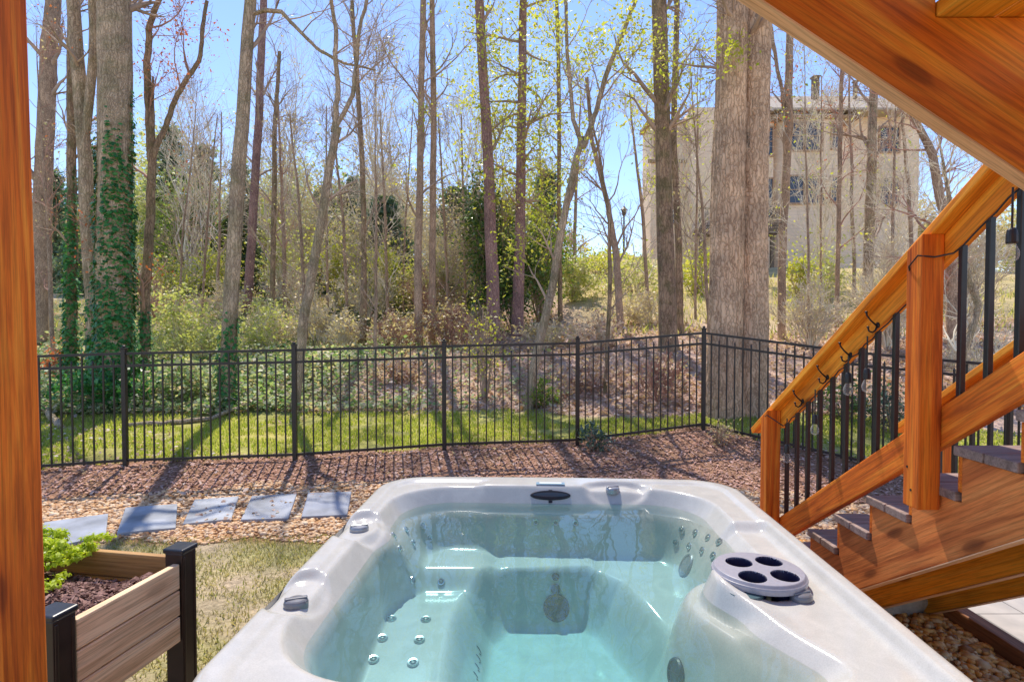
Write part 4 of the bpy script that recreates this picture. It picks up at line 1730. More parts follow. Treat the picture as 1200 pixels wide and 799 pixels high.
    for px in (822, 838, 905):
        q = P(px, 268, Y - 1.6)
        mb = MB()
        mb.box(q[0] - .09, q[0] + .09, Y - 1.7, Y - 1.5, 2.5, q[2] - .301, axis=2)
        mb.build('deck_post', M['deckwood'], root)


def lamp():
    q = P(731, 300, 30)
    b = float(hgt(q[0], 30))
    t = P(731, 246, 30)[2]
    root = thing('street_lamp', 'thin dark lamp post on the hill left of the beige house', 'street lamp', (q[0], 30, b))
    mb = MB()
    mb.tube([(q[0], 30, b - .2), (q[0], 30, b + .8), (q[0], 30, t - .3)], [.06, .05, .04], 10)
    mb.build('pole', M['lamp'], root)
    mb = MB()
    mb.lathe([(.05, -.32), (.09, -.28), (.14, -.02), (.20, .0), (.06, .13), (.02, .2)], (q[0], 30, t), sides=10)
    mb.build('lantern', M['lamp'], root)


house(); lamp()


# ------------------------------------------------------------------ trees
def resample(pts, n):
    pts = np.asarray(pts, float)
    d = np.r_[0, np.cumsum(np.linalg.norm(np.diff(pts, axis=0), axis=1))]
    t = np.linspace(0, d[-1], n)
    return np.stack([np.interp(t, d, pts[:, k]) for k in range(pts.shape[1])], -1)


seed = [100]


def stem_from(path, Y, top=None, wob=.02, sink=.25):
    """(px, py, width px) list, base first -> 3-D polyline with radius (N,4)"""
    out = []
    for px, py, wpx in path:
        q = P(px, py, Y)
        out.append([q[0], Y, q[2], wpx / 2 / F * Y])
    z0 = float(hgt(out[0][0], Y))
    out[0][2] = z0 - sink
    if top:
        a, b = np.array(out[-2]), np.array(out[-1])
        d = (b - a) / max(b[2] - a[2], .1)
        h = top - b[2]
        if h > .5:
            for f in (.35, .7, 1.0):
                q = b + d * h * f * .6
                q[2] = b[2] + h * f
                q[3] = b[3] * (1 - .75 * f)
                out.append(list(q))
    return np.array(out)


def tree(name, label, path, Y, bark='bark_thin', top=13, L1=18, L2=5, L3=5, len1=1.6, len2=.8, len3=.4, t0=.25, leaves=None, nleaf=0,
         lsize=.06, ivy=0, ivyn=1500, twig='twig', forks=(), group=None, sides=10, up=.25, ang=(.6, 1.2), rmin=.0045, cat='tree', lumpy=.0, flare=1.0, lspread=.12, ivyz=None):
    seed[0] += 1
    rg = np.random.default_rng(seed[0])
    st = stem_from(path, Y, top)
    if flare > 1:
        st = np.insert(st, 1, st[0] + (st[1] - st[0]) * (.5 / max(st[1][2] - st[0][2], .6)), 0)
        st[0][3] *= flare
    root = thing(name, label, cat, (st[0][0], Y, float(hgt(st[0][0], Y))), group)
    stems = [st] + [stem_fork(f, Y, top, st) for f in forks]
    allp, allr = [], []
    for s in stems:
        rs_ = resample(s, 26)
        rs_[2:, 0] += np.cumsum(rg.normal(size=24)) * .006
        rs_[2:, 1] += np.cumsum(rg.normal(size=24)) * .012
        r = np.maximum(rs_[:, 3], .006)
        if lumpy: r = r * (1 + lumpy * rg.normal(size=26))
        allp.append(rs_[:, :3]); allr.append(r)
    pts, rad = np.stack(allp), np.stack(allr)
    V0, F0 = tubes(pts, rad, sides)
    VV, FF, n = [V0], [F0], len(V0)
    nf = len(F0)
    if L1:
        p1, r1 = grow(rg, pts, rad, max(1, L1 // len(stems)), t0, .97, len1, ang, up, .38, .16, 7, rmin * 1.5)
        p2, r2 = grow(rg, p1, r1, L2, .2, 1, len2, (.4, 1.0), .12, .6, .2, 5, rmin)
        sets = [(p1, r1, 5), (p2, r2, 4)]
        tip = p2
        if L3:
            p3, r3 = grow(rg, p2, r2, L3, .2, 1, len3, (.35, .95), .08, .6, .2, 4, rmin * .8)
            sets.append((p3, r3, 3))
            tip = p3
        for p, r, sd in sets:
            V, Fq = tubes(p, r, sd)
            VV.append(V); FF.append(Fq + n); n += len(V)
        if leaves and nleaf:
            k = rg.integers(0, len(tip), nleaf)
            j = rg.integers(1, tip.shape[1], nleaf)
            c = tip[k, j] + rg.normal(size=(nleaf, 3)) * lspread
            V, Fq = leaf_quads(rg, c, lsize, .1, .55, droop=.4)
            np_mesh('leaves', V, Fq, M[leaves], root)
    FF = np.concatenate(FF)
    np_mesh('trunk', np.concatenate(VV), FF, None, root, smooth=True, mats=[M[bark], M[twig]], midx=np.arange(len(FF)) >= nf)
    if ivy:
        s = resample(st, 60)
        zb = s[0, 2]
        n = ivyn
        zz = zb + (ivy - zb) * rg.random(n) ** 1.15
        x = np.interp(zz, s[:, 2], s[:, 0])
        rr = np.interp(zz, s[:, 2], s[:, 3])
        a = rg.uniform(0, 2 * PI, n)
        top_ = zb + (ivy - zb) * (.72 + .28 * np.sin(a * 2 + 1.3) * np.cos(a * 3) + .12 * np.sin(a * 7))
        k = (zz < top_ + .15 * rg.normal(size=n)) & (vnoise(a * 1.3, zz * 1.4, .8, 41) > -.75 + .5 * (zz - zb) / (ivy - zb) - .3)
        zz, x, rr, a = zz[k], x[k], rr[k], a[k]
        n = len(zz)
        nn = np.stack([np.cos(a), np.sin(a), np.zeros(n)], -1)
        ex = (.012 + .06 * rg.random(n) ** 2) * (.5 + (ivy - zz) / (ivy - zb) * .8) * (1 + .6 * np.sin(zz * 5 + a * 2))
        c = np.stack([x, np.full(n, Y), zz], -1) + nn * (rr + ex)[:, None]
        V, Fq = leaf_quads(rg, c, rg.uniform(.035, .095, n), .25, .8, nrm=nn + np.array([0, 0, .3]))
        np_mesh('ivy', V, Fq, M['lf_ivy'], root)
    return root


def stem_fork(path, Y, top, st):
    out = stem_from(path, Y, top if path[-1][1] <= 5 else None)
    q = P(path[0][0], path[0][1], Y)
    out[0][:3] = q
    return out


T = tree
# ---- the trunks one can follow in the photo, left to right
T('tree', 'pale grey trunk leaning at far left just beside the orange deck post', [(44, 425, 22), (49, 250, 19), (57, 60, 17), (61, 0, 16)], 15, 'bark_thin', 12, 10, 4, 3, leaves='lf_red', nleaf=260, lsize=.05)
T('tree', 'forked mossy trunk between the far left trunk and the big ivy covered tree', [(110, 475, 18), (106, 350, 16), (98, 190, 15), (88, 90, 15), (82, 0, 14)], 10.9, 'bark_grey', 13, 12, 4, 4,
  forks=([(99, 165, 9), (106, 120, 10), (112, 60, 10), (113, 0, 10)],), ivy=2.6, ivyn=700, leaves='lf_red', nleaf=250, lsize=.045)
T('tree', 'biggest trunk at left wrapped in dark green ivy up to mid height', [(131, 500, 42), (134, 400, 37), (135, 200, 36), (136, 0, 35)], 10.3, 'bark_grey', 14, 12, 5, 5, t0=.5, ivy=6.0, ivyn=8500, flare=1.25, sides=16)
T('tree', 'slim pole trunk covered in ivy left of the biggest ivy tree', [(82, 440, 12), (82, 300, 11), (80, 180, 10), (78, 60, 8)], 11.3, 'bark_brown', 9, 8, 3, 3, ivy=5.0, ivyn=2600)
T('tree', 'reddish forked tree right of the biggest ivy trunk with red buds', [(168, 440, 12), (169, 330, 11), (177, 185, 9)], 11.2, 'bark_brown', 6.6, 12, 4, 4,
  forks=([(177, 190, 8), (172, 110, 8), (176, 30, 7), (190, 0, 6)], [(179, 185, 7), (200, 120, 6), (232, 65, 5), (240, 0, 4)]), leaves='lf_red', nleaf=800, lsize=.055, ivy=2.7, ivyn=900, twig='twig_red')
T('tree', 'tall mossy trunk with a little ivy at its foot left of the leaning thin tree', [(265, 485, 19), (268, 380, 17), (277, 220, 16), (287, 80, 14), (294, 0, 13)], 10.15, 'bark_grey', 13, 14, 5, 5, forks=([(291, 19, 6), (310, 12, 5.5), (330, 14, 5), (350, 36, 4.5), (372, 58, 4), (400, 73, 3), (440, 82, 2)],), ivy=2.2, ivyn=1300, flare=1.2)
T('tree', 'straight purple brown pole trunk just right of the tall mossy trunk', [(288, 400, 10), (292, 330, 10), (302, 160, 9), (309, 0, 8)], 19, 'bark_pine', 14, 10, 4, 3)
T('tree', 'thin leaning grey tree with a wide fork at top behind the second fence post', [(343, 490, 11), (352, 390, 11), (372, 260, 10), (392, 150, 9)], 10.0, 'bark_grey', 5.6, 10, 4, 4,
  forks=([(391, 155, 7), (396, 110, 6), (392, 40, 5), (388, 0, 4)], [(393, 150, 6), (412, 112, 5), (422, 40, 4), (430, 0, 4)]), len1=2.0, flare=1.25)
T('tree', 'small dark trunk with drooping twigs between the two leaning grey trees', [(318, 370, 6), (320, 260, 6), (322, 150, 5), (326, 60, 4)], 17, 'bark_brown', 9, 14, 5, 5, len1=1.8)
T('tree', 'slender dark trunk left of the twin straight poles', [(424, 405, 11), (426, 330, 7), (424, 200, 6), (416, 60, 5), (412, 0, 4)], 15, 'bark_brown', 10, 16, 5, 5, len1=2.2)
T('tree', 'left one of the twin straight poles above the middle fence post', [(491, 412, 10), (490, 300, 9), (493, 120, 7), (496, 0, 7)], 14.5, 'bark_thin', 13, 14, 5, 5, len1=2.2, leaves='lf_spring', nleaf=900, lsize=.07)
T('tree', 'right one of the twin straight poles above the middle fence post', [(506, 412, 9), (507, 300, 8), (508, 120, 7), (507, 0, 6)], 14.9, 'bark_thin', 13, 10, 5, 5, len1=1.8)
T('pine_tree', 'left one of two purple barked pines in front of the evergreen shrubs', [(579, 410, 17), (576, 300, 15), (568, 140, 12), (560, 0, 11)], 15.2, 'bark_pine', 15, 10, 3, 4, t0=.35, leaves='lf_spring', nleaf=2600, lsize=.08, lspread=.3, flare=1.2)
T('pine_tree', 'right one of two purple barked pines, with drooping branches and yellow leaves', [(606, 402, 15), (609, 300, 13), (611, 150, 11), (614, 0, 9)], 15.8, 'bark_pine', 13, 26, 5, 4, t0=.3, len1=1.8, up=-.12, leaves='lf_spring', nleaf=5200, lsize=.085, lspread=.3, ang=(.9, 1.5), flare=1.2)
T('tree', 'crooked mossy tree bending right from the lawn edge behind the fence', [(616, 492, 11), (628, 420, 11), (648, 340, 10), (661, 270, 9), (680, 180, 8), (688, 160, 8)], 9.9, 'bark_grey', 4.9, 10, 4, 4,
  forks=([(684, 172, 7), (700, 130, 6), (712, 85, 6), (730, 40, 5), (745, 0, 4)], [(684, 172, 7), (694, 235, 4), (716, 282, 4), (725, 330, 3)][::-1] if False else [(684, 174, 6), (672, 140, 5), (664, 70, 4), (662, 0, 4)]), leaves='lf_spring', nleaf=2200, lsize=.06, len1=1.5, flare=1.2)
T('tree', 'thin dark pole between the right pine and the crooked tree', [(657, 385, 6), (655, 250, 5), (655, 120, 5), (652, 0, 4)], 17, 'bark_brown', 11, 12, 5, 5, leaves='lf_spring', nleaf=1800, lsize=.08)
T('tree', 'thin leaning sapling with a bend right of the crooked mossy tree', [(728, 385, 9), (722, 300, 8), (712, 240, 6), (694, 165, 5), (688, 90, 4)], 14.2, 'bark_thin', 6.5, 14, 5, 5, len1=1.7)
T('tree', 'very thin dark sapling with sparse twigs just behind the right fence panel', [(708, 470, 5), (715, 360, 5), (716, 250, 4), (704, 180, 3), (690, 110, 2)], 10.2, 'bark_brown', 5.5, 10, 4, 3, len1=1.0)
T('tree', 'straight brown trunk with yellow leaves left of the beige house', [(784, 420, 23), (781, 330, 20), (776, 160, 18), (772, 0, 17)], 12.0, 'bark_brown', 14, 16, 5, 5, leaves='lf_spring', nleaf=4200, lsize=.065, lspread=.25, flare=1.25, t0=.3)
T('tree', 'slim trunk close beside the straight brown trunk in front of the house', [(797, 395, 9), (795, 280, 8), (789, 160, 7), (793, 0, 6)], 14, 'bark_brown', 11, 12, 5, 5, leaves='lf_spring', nleaf=1700, lsize=.065)
T('tree', 'slim trunk right of the huge double trunk in front of the house windows', [(916, 380, 9), (917, 260, 9), (923, 150, 9), (925, 40, 8), (927, 0, 7)], 14, 'bark_thin', 10, 12, 5, 5, leaves='lf_red', nleaf=500, lsize=.05,
  forks=([(922, 170, 5), (918, 110, 4), (908, 40, 4), (900, 0, 3)],))
T('tree', 'thin sapling between the house bay windows and the stair rail', [(981, 345, 5), (984, 220, 5), (987, 60, 4)], 15, 'bark_thin', 8, 12, 5, 5, twig='twig_red', leaves='lf_red', nleaf=260, lsize=.05)
T('tree', 'pale straight trunk nearest the stair rail in front of the house', [(1017, 340, 12), (1020, 240, 11), (1025, 100, 9), (1030, 0, 8)], 14.5, 'bark_grey', 10, 10, 4, 4)
T('tree', 'bare tree with curved reddish limbs under the upper stairs at right', [(1120, 400, 14), (1112, 300, 12), (1090, 180, 9), (1060, 120, 6), (1010, 95, 4)], 11, 'bark_thin', None, 20, 5, 4, twig='twig_red', len1=1.3, up=.1)
T('tree', 'thin bare tree behind the stair balusters at far right', [(1118, 470, 12), (1128, 420, 10), (1150, 360, 8), (1120, 250, 6)], 8.6, 'bark_grey', 4.6, 12, 5, 5, twig='twig_tan', len1=.9)


def big_tree():
    Y = 8.9
    seed[0] += 1
    rg = np.random.default_rng(seed[0])
    cx = P(871, 400, Y)[0]
    root = thing('tree', 'huge double trunk with furrowed bark behind the fence corner', 'tree', (cx, Y, float(hgt(cx, Y))))
    n, sd = 260, 180
    z0 = float(hgt(cx, Y)) - .3
    zs = np.linspace(z0, 13, n)
    V = []
    for i, z in enumerate(zs):
        h = z - z0
        rl = .25 * (1 - .018 * h) * (1 + .5 * math.exp(-h / .6))
        rr = .214 * (1 - .02 * h) * (1 + .5 * math.exp(-h / .6))
        xl = P(855, 0, Y)[0] + .012 * (h - 3)
        xr = P(887, 0, Y)[0] + .012 * (h - 3) + .02 * math.sin(h * .8)
        for k in range(sd):
            a = 2 * PI * k / sd
            dx, dy = math.cos(a), math.sin(a)
            # union outline of two circles, seen from the midpoint
            best = 0
            for (qx, qr, qy) in ((xl, rl, .0), (xr, rr, .06)):
                m = (xl + xr) / 2
                bx, by = qx - m, qy
                pr = bx * dx + by * dy
                disc = qr * qr - (bx * bx + by * by - pr * pr)
                if disc > 0: best = max(best, pr + math.sqrt(disc))
            V.append(((xl + xr) / 2 + dx * best, Y + dy * best, z))
    V = np.array(V).reshape(n, sd, 3)
    aa = np.arange(sd)[None] * 2 * PI / sd * np.ones((n, 1))
    zz = zs[:, None] * np.ones((1, sd))
    ca, sa = np.cos(aa), np.sin(aa)
    wob = vnoise(ca * 4 + zz * .35, sa * 4 + 7, .9, 51) * 1.4
    rdg = np.abs(np.sin(aa * 15 + wob * 2.2 + zz * .25)) ** .6 * (.75 + .4 * vnoise(aa * 9, zz, .28, 52))
    rdg2 = vnoise(aa * 14, zz * 2.2, .5, 53)
    dsp = .026 * (rdg - .6) + .008 * rdg2 + .03 * vnoise(ca * 2 + zz * .5, sa * 2, 1.0, 54)
    V[..., 0] += ca * dsp
    V[..., 1] += sa * dsp
    V = V.reshape(-1, 3)
    idx = np.arange(n * sd).reshape(n, sd)
    Fq = np.stack([idx[:-1], np.roll(idx[:-1], -1, 1), np.roll(idx[1:], -1, 1), idx[1:]], -1).reshape(-1, 4)
    np_mesh('trunk', V, Fq, M['bark_big'], root, smooth=True)
    pts = np.stack([np.full(20, cx + .05), np.full(20, Y), np.linspace(5.5, 12.5, 20)], -1)[None]
    rad = np.full((1, 20), .2)
    p1, r1 = grow(rg, pts, rad, 16, .0, 1, 1.8, (.7, 1.3), .2, .2, .18, 7, .008)
    p2, r2 = grow(rg, p1, r1, 6, .2, 1, .8, (.4, 1), .1, .6, .2, 5, .005)
    p3, r3 = grow(rg, p2, r2, 4, .2, 1, .4, (.4, 1), .1, .6, .2, 4, .004)
    VV, FF, m = [], [], 0
    for p, r, s in ((p1, r1, 6), (p2, r2, 4), (p3, r3, 3)):
        v, f = tubes(p, r, s)
        VV.append(v); FF.append(f + m); m += len(v)
    np_mesh('branches', np.concatenate(VV), np.concatenate(FF), M['twig'], root, smooth=True)
    # sprig of young leaves low on the trunk
    c = np.array(P(858, 62, Y - .4)) + rg.normal(size=(160, 3)) * np.array([.16, .1, .16])
    v, f = leaf_quads(rg, c, .06, .2, .55)
    np_mesh('leaves', v, f, M['lf_spring'], root)


big_tree()

# ---- slim saplings filling the wood between them
sap = [(62, 14, 360), (150, 16, 390), (208, 17, 400), (236, 18, 395), (255, 20, 390), (335, 20, 385), (360, 16, 395), (384, 19, 385), (408, 18, 385), (440, 13, 425), (455, 18, 388),
       (472, 20, 380), (527, 17, 395), (545, 18, 390), (636, 18, 385), (672, 20, 372), (760, 17, 365), (815, 16, 370), (832, 13, 385), (948, 13, 370), (962, 17, 350), (1002, 18, 330), (1045, 13, 350), (1072, 14, 340)]
for k, (px, Y, py) in enumerate(sap):
    rr = random.Random(k * 7 + 1)
    lean = rr.uniform(-22, 22)
    wpx = rr.uniform(2.6, 5.2)
    right = px > 930
    T('sapling', 'thin bare sapling standing among the larger trunks in the wood', [(px, py + 8, wpx), (px + lean * .3, py - 120, wpx * .85), (px + lean, py - 260, wpx * .35)], Y, 'bark_thin',
      rr.uniform(6.0, 10), 16, 5, 5, len1=1.5, len2=.8, len3=.45, t0=.15, twig='twig_tan' if right or k % 3 == 1 else ('twig_red' if k % 5 == 0 else 'twig'),
      leaves='lf_spring' if (px > 520 and k % 2) else ('lf_tan' if k % 3 == 0 else None), nleaf=350, lsize=.06, group='thin bare saplings in the wood', sides=6, cat='sapling', rmin=.005)


# ---- shrubs: clumped leaves round a few stems
def shrub(name, label, px, py_base, Y, wpx, hpx, mat, nclump=14, n=1500, lsize=.09, stem='twig', group=None, cat='shrub', stems=7, shape=1.0, dens=.32, twigs=0, droop=.3):
    seed[0] += 1
    rg = np.random.default_rng(seed[0])
    c = P(px, py_base, Y)
    z0 = float(hgt(c[0], Y)) - .05
    W, H = wpx / F * Y / 2, hpx / F * Y
    root = thing(name, label, cat, (c[0], Y, z0), group)
    # clump centres in an egg shaped volume
    q = rg.normal(size=(nclump, 3))
    q = unit(q) * (rg.random(nclump) ** .45)[:, None]
    zz = (q[:, 2] * .5 + .5)
    wid = (1 - shape) + shape * np.sin(np.clip(zz, .05, 1) ** .7 * PI * .93)
    cc = np.stack([c[0] + q[:, 0] * W * wid, Y + q[:, 1] * W * wid * .8, z0 + H * (.08 + .9 * zz)], -1)
    # stems reach every clump
    base = np.array([c[0], Y, z0 - .1])
    t = np.linspace(0, 1, 6)
    pp = base[None, None] * (1 - t)[None, :, None] + cc[:, None, :] * t[None, :, None]
    pp = pp + (np.array([0, 0, 1.0]) * (t * (1 - t))[None, :, None]) * H * .35
    pp[:, 1:-1] += rg.normal(size=(nclump, 4, 3)) * H * .02
    r = np.maximum(.012 * H ** .5 * (1 - .75 * t)[None] * np.ones((nclump, 1)), .006)
    V, Fq = tubes(pp, r, 5)
    VV, FF, m = [V], [Fq], len(V)
    p2, r2 = grow(rg, pp, r, 8, .35, 1, H * .28, (.3, .9), .25, .6, .2, 5, .006)
    v, f = tubes(p2, r2, 3)
    VV.append(v); FF.append(f + m); m += len(v)
    if twigs:
        p3, r3 = grow(rg, p2, r2, twigs, .2, 1, H * .16, (.3, .9), .15, .6, .2, 4, .006)
        v, f = tubes(p3, r3, 3)
        VV.append(v); FF.append(f + m); m += len(v)
    np_mesh('branches', np.concatenate(VV), np.concatenate(FF), M[stem], root, smooth=True)
    if n:
        k = rg.integers(0, nclump, n)
        sg = np.array([W, W, H * .55]) * dens * rg.uniform(.55, 1.2, nclump)[k][:, None]
        p = cc[k] + rg.normal(size=(n, 3)) * sg
        if twigs or stem != 'twig':
            a = rg.integers(0, len(p2), n // 3)
            p[:n // 3] = p2[a, rg.integers(1, 5, n // 3)] + rg.normal(size=(n // 3, 3)) * .06
        p[:, 2] = np.maximum(p[:, 2], z0 + .05)
        V, Fq = leaf_quads(rg, p, lsize, .25, .6, droop=droop)
        np_mesh('leaves', V, Fq, M[mat], root)
    return root


def conifer(label, px, Y, hpx_top, wpx, base_py=345, group=None):
    seed[0] += 1
    rg = np.random.default_rng(seed[0])
    c = P(px, base_py, Y)
    z0 = float(hgt(c[0], Y)) - .1
    zt = P(px, hpx_top, Y)[2]
    H = zt - z0
    W = wpx / F * Y / 2
    root = thing('conifer', label, 'tree', (c[0], Y, z0), group)
    mb = MB()
    mb.tube([(c[0], Y, z0), (c[0], Y, z0 + H * .5), (c[0], Y, zt - .1)], [.16, .1, .02], 8)
    mb.build('trunk', M['bark_brown'], root, smooth=True)
    nb = 130
    t = rg.random(nb) ** 1.15
    a = rg.uniform(0, 2 * PI, nb)
    L = W * (1 - t) ** .75 * rg.uniform(.6, 1.2, nb) + .2
    s = np.linspace(0, 1, 5)
    p = np.zeros((nb, 5, 3))
    p[:, :, 0] = c[0] + (np.cos(a) * L)[:, None] * s
    p[:, :, 1] = Y + (np.sin(a) * L)[:, None] * s
    p[:, :, 2] = z0 + H * (.08 + .9 * t)[:, None] + (L[:, None] * (.15 * s - .42 * s ** 2))
    V, Fq = tubes(p, np.maximum(.03 * (1 - s)[None] * np.ones((nb, 1)), .008), 3)
    np_mesh('branches', V, Fq, M['twig'], root)
    n = 11000
    k = rg.integers(0, nb, n)
    u = rg.random(n) ** .7
    b = p[k, 0] * (1 - u)[:, None] + p[k, 4] * u[:, None]
    b[:, 2] += L[k] * (.15 * u - .42 * u ** 2) * .5
    b += rg.normal(size=(n, 3)) * np.array([.14, .14, .09]) * (.5 + W / 3)
    V, Fq = leaf_quads(rg, b, .26 * (.6 + W / 5), .2, .32, droop=.7)
    np_mesh('needles', V, Fq, M['lf_conifer'], root)


conifer('pointed dark conifer behind the pale bushes right of the red budded tree', 203, 28, 148, 78)
conifer('dark conifer left of the tall mossy trunk in the background', 243, 27, 168, 62)
conifer('broad dark conifer at left background behind the ivy trunks', 66, 40, 200, 90)
conifer('dark conifer behind the slender trunk left of the twin poles', 412, 30, 206, 88)
conifer('dark conifer half hidden between the two purple pines', 594, 24, 236, 62, 370)
conifer('small conifer right of the purple pines before the open sky', 641, 26, 200, 66, 350)

conifer('dark conifer in the gap between the ivy trunk and red budded tree', 118, 30, 170, 84)
conifer('tall blue green conifer behind the pole trunk right of the mossy trunk', 282, 28, 190, 56)
conifer('blue green conifer behind the twiggy tree beside the leaning trunk', 380, 28, 218, 60)
conifer('dark spreading conifer behind the tan trees left of the purple pines', 452, 23, 232, 96)
conifer('dark conifer top showing between twin poles and left purple pine', 536, 22, 216, 80)
conifer('shady conifer standing behind the evergreen shrubs of the pines', 556, 30, 226, 70, 360)
shrub('bare_tree', 'broad tan twiggy tree just behind the twin straight poles', 500, 350, 31, 120, 160, 'lf_tan', 28, 4200, .10, stem='twig_tan', twigs=4)
shrub('bare_tree', 'tall pinkish twiggy tree between the slender trunk and twin poles', 456, 348, 36, 110, 175, 'lf_tan', 28, 4200, .12, stem='twig_tan', twigs=4)
shrub('leafy_tree', 'large pale yellow tree between the ivy trunk and dark conifer', 180, 345, 33, 110, 185, 'lf_pale', 28, 7000, .15, stem='twig_tan')
shrub('leafy_tree', 'yellow leafing bush behind the leaning grey tree base', 384, 346, 28, 80, 110, 'lf_spring', 20, 3600, .13)
# background masses, each bush or tree a thing of its own
S = shrub
S('leafy_tree', 'yellow green leafing tree behind the ivy trunks at far left', 150, 345, 30, 100, 150, 'lf_pale', 26, 6000, .16)
S('leafy_tree', 'pale grey green fine leaved tree between the red budded tree and dark conifer', 186, 345, 27, 96, 150, 'lf_pale', 26, 6500, .13, stem='twig_tan')
S('leafy_tree', 'mid green bushy tree left of the tall mossy trunk', 232, 345, 26, 90, 130, 'lf_mid', 24, 5000, .14)
S('leafy_tree', 'yellow green bush with open branches between the mossy trunk and leaning tree', 300, 342, 30, 84, 130, 'lf_spring', 22, 4200, .15)
S('leafy_tree', 'tall pale budding tree right of the straight purple brown pole', 340, 340, 33, 84, 170, 'lf_pale', 24, 5200, .15, stem='twig_tan', twigs=3)
S('bare_tree', 'rounded tan twiggy tree in the background behind the leaning grey tree', 362, 345, 25, 96, 135, 'lf_tan', 24, 3600, .10, stem='twig_tan', twigs=4)
S('bare_tree', 'tan pink twiggy tree in front of the far gabled house', 462, 345, 24, 110, 140, 'lf_tan', 26, 3800, .09, stem='twig_tan', twigs=4)
S('bare_tree', 'dense tan twiggy bush just left of the left purple pine', 530, 372, 19, 88, 140, 'lf_tan', 26, 3200, .07, stem='twig_tan', twigs=4)
S('bare_tree', 'wide brown twiggy bush behind the slender trunk', 420, 360, 22, 90, 110, 'lf_tan', 20, 2600, .09, stem='twig_tan', twigs=4)
S('leafy_tree', 'yellow green bush at ground level behind the twin poles', 470, 362, 21, 70, 60, 'lf_spring', 14, 1500, .10)
S('evergreen_shrub', 'large dark glossy evergreen shrub behind the left purple pine', 566, 398, 17, 70, 165, 'lf_dark', 22, 5200, .10, dens=.26)
S('evergreen_shrub', 'tall evergreen with yellow green tips right of the right purple pine', 632, 392, 17.5, 76, 150, 'lf_mid', 22, 3600, .10, dens=.28)
S('evergreen_shrub', 'low dark evergreen bush at the foot of the right purple pine', 600, 398, 16.6, 64, 110, 'lf_dark', 18, 3800, .09, dens=.3)
S('leafy_tree', 'vine covered tree with fresh yellow leaves above the evergreen shrubs', 580, 385, 17.2, 70, 232, 'lf_spring', 22, 1900, .09, twigs=3)
S('bare_tree', 'thin spreading bare tree with upright twigs behind the pines', 560, 370, 23, 120, 330, 'lf_spring', 20, 900, .09, stem='twig_tan', twigs=4)
S('bare_tree', 'tall fine twigged tree against the sky left of the twin poles', 445, 370, 26, 130, 340, 'lf_tan', 20, 900, .09, stem='twig_tan', twigs=4)
S('bare_tree', 'tall fine twigged tree against the sky right of the mossy trunk', 330, 360, 26, 120, 330, 'lf_tan', 20, 900, .09, stem='twig_tan', twigs=4)
S('bare_tree', 'fine twigged reddish tree against the sky right of the big ivy trunk', 225, 360, 24, 110, 310, 'lf_red', 20, 700, .08, stem='twig_tan', twigs=4)
S('shrub', 'bright green young shrub against the house wall right of the huge trunk', 936, 330, 17, 44, 76, 'lf_spring', 14, 900, .10)
S('shrub', 'pale green shrub before the house wall between thin trunks', 975, 335, 18, 70, 74, 'lf_pale', 14, 900, .10, stem='twig_tan', twigs=2)
S('shrub', 'leafy green shrub at the left foot of the beige house', 815, 335, 20, 60, 60, 'lf_spring', 14, 1300, .11)
S('shrub', 'yellow green hillside bush below the open sky gap', 700, 330, 25, 90, 36, 'lf_spring', 14, 1500, .12)
S('shrub', 'light green bush on the grassy slope right of the crooked tree', 745, 350, 20, 80, 50, 'lf_pale', 14, 1300, .10)
S('shrub', 'small brown bush on the hill crest left of the lamp post', 672, 318, 30, 50, 40, 'lf_tan', 12, 700, .12, stem='twig', twigs=3)
S('bramble', 'tangled tan brambles right of the huge trunk below the house', 950, 385, 13, 110, 92, 'lf_tan', 26, 420, .06, stem='twig_tan', twigs=5, cat='bramble')
S('bramble', 'tangled tan brambles beside the stair rail in front of the house', 1040, 375, 12.5, 110, 130, 'lf_tan', 28, 420, .06, stem='twig_tan', twigs=5, cat='bramble')
S('bramble', 'bare tan thicket filling the space under the upper stairs at right', 1130, 350, 13, 120, 170, 'lf_tan', 28, 420, .06, stem='twig_tan', twigs=5, cat='bramble')
S('bramble', 'leafless thicket seen through the stair balusters at far right', 1165, 440, 9.5, 130, 90, 'lf_tan', 24, 500, .05, stem='twig_tan', twigs=4, cat='bramble')
S('bramble', 'brown tangle of fallen twigs at the foot of the purple pines', 545, 405, 14.2, 120, 46, 'lf_tan', 20, 260, .07, stem='twig_red', twigs=4, cat='bramble')
S('bramble', 'brown twiggy undergrowth behind the right fence panel', 770, 495, 9.6, 110, 60, 'lf_tan', 20, 300, .05, stem='twig_red', twigs=4, cat='bramble')
S('bramble', 'low twiggy undergrowth between the twin poles and the left pine', 450, 400, 15, 110, 46, 'lf_tan', 18, 300, .07, stem='twig_red', twigs=4, cat='bramble')
S('shrub', 'pale green feathery shrub behind the fence right of the biggest ivy trunk', 215, 402, 13.6, 110, 82, 'lf_pale', 20, 2400, .08, stem='twig_tan')
S('shrub', 'whitish green low shrub left of the tall mossy trunk', 240, 420, 13, 90, 50, 'lf_pale', 16, 1500, .07)
S('shrub', 'light green shrub behind the fence between mossy trunk and leaning tree', 306, 408, 14.4, 80, 70, 'lf_pale', 16, 1200, .08, stem='twig_tan')
S('shrub', 'orange budded shrub beside the deck post at far left', 72, 445, 11.5, 54, 60, 'lf_red', 12, 420, .07)
S('shrub', 'dark ivy mound at the foot of the biggest ivy trunk', 128, 495, 10.2, 120, 50, 'lf_ivy', 20, 2600, .075)
S('shrub', 'dark leafy mound behind the fence left of the mossy trunk', 215, 490, 10.6, 110, 46, 'lf_ivyg', 16, 1700, .075)
S('shrub', 'bright green small shrub beside the crooked tree at the lawn edge', 634, 484, 10.0, 42, 36, 'lf_mid', 12, 900, .05)
S('shrub', 'yellow leaved young sapling clump left of the crooked tree behind the fence', 568, 500, 10.6, 60, 130, 'lf_spring', 14, 380, .06)
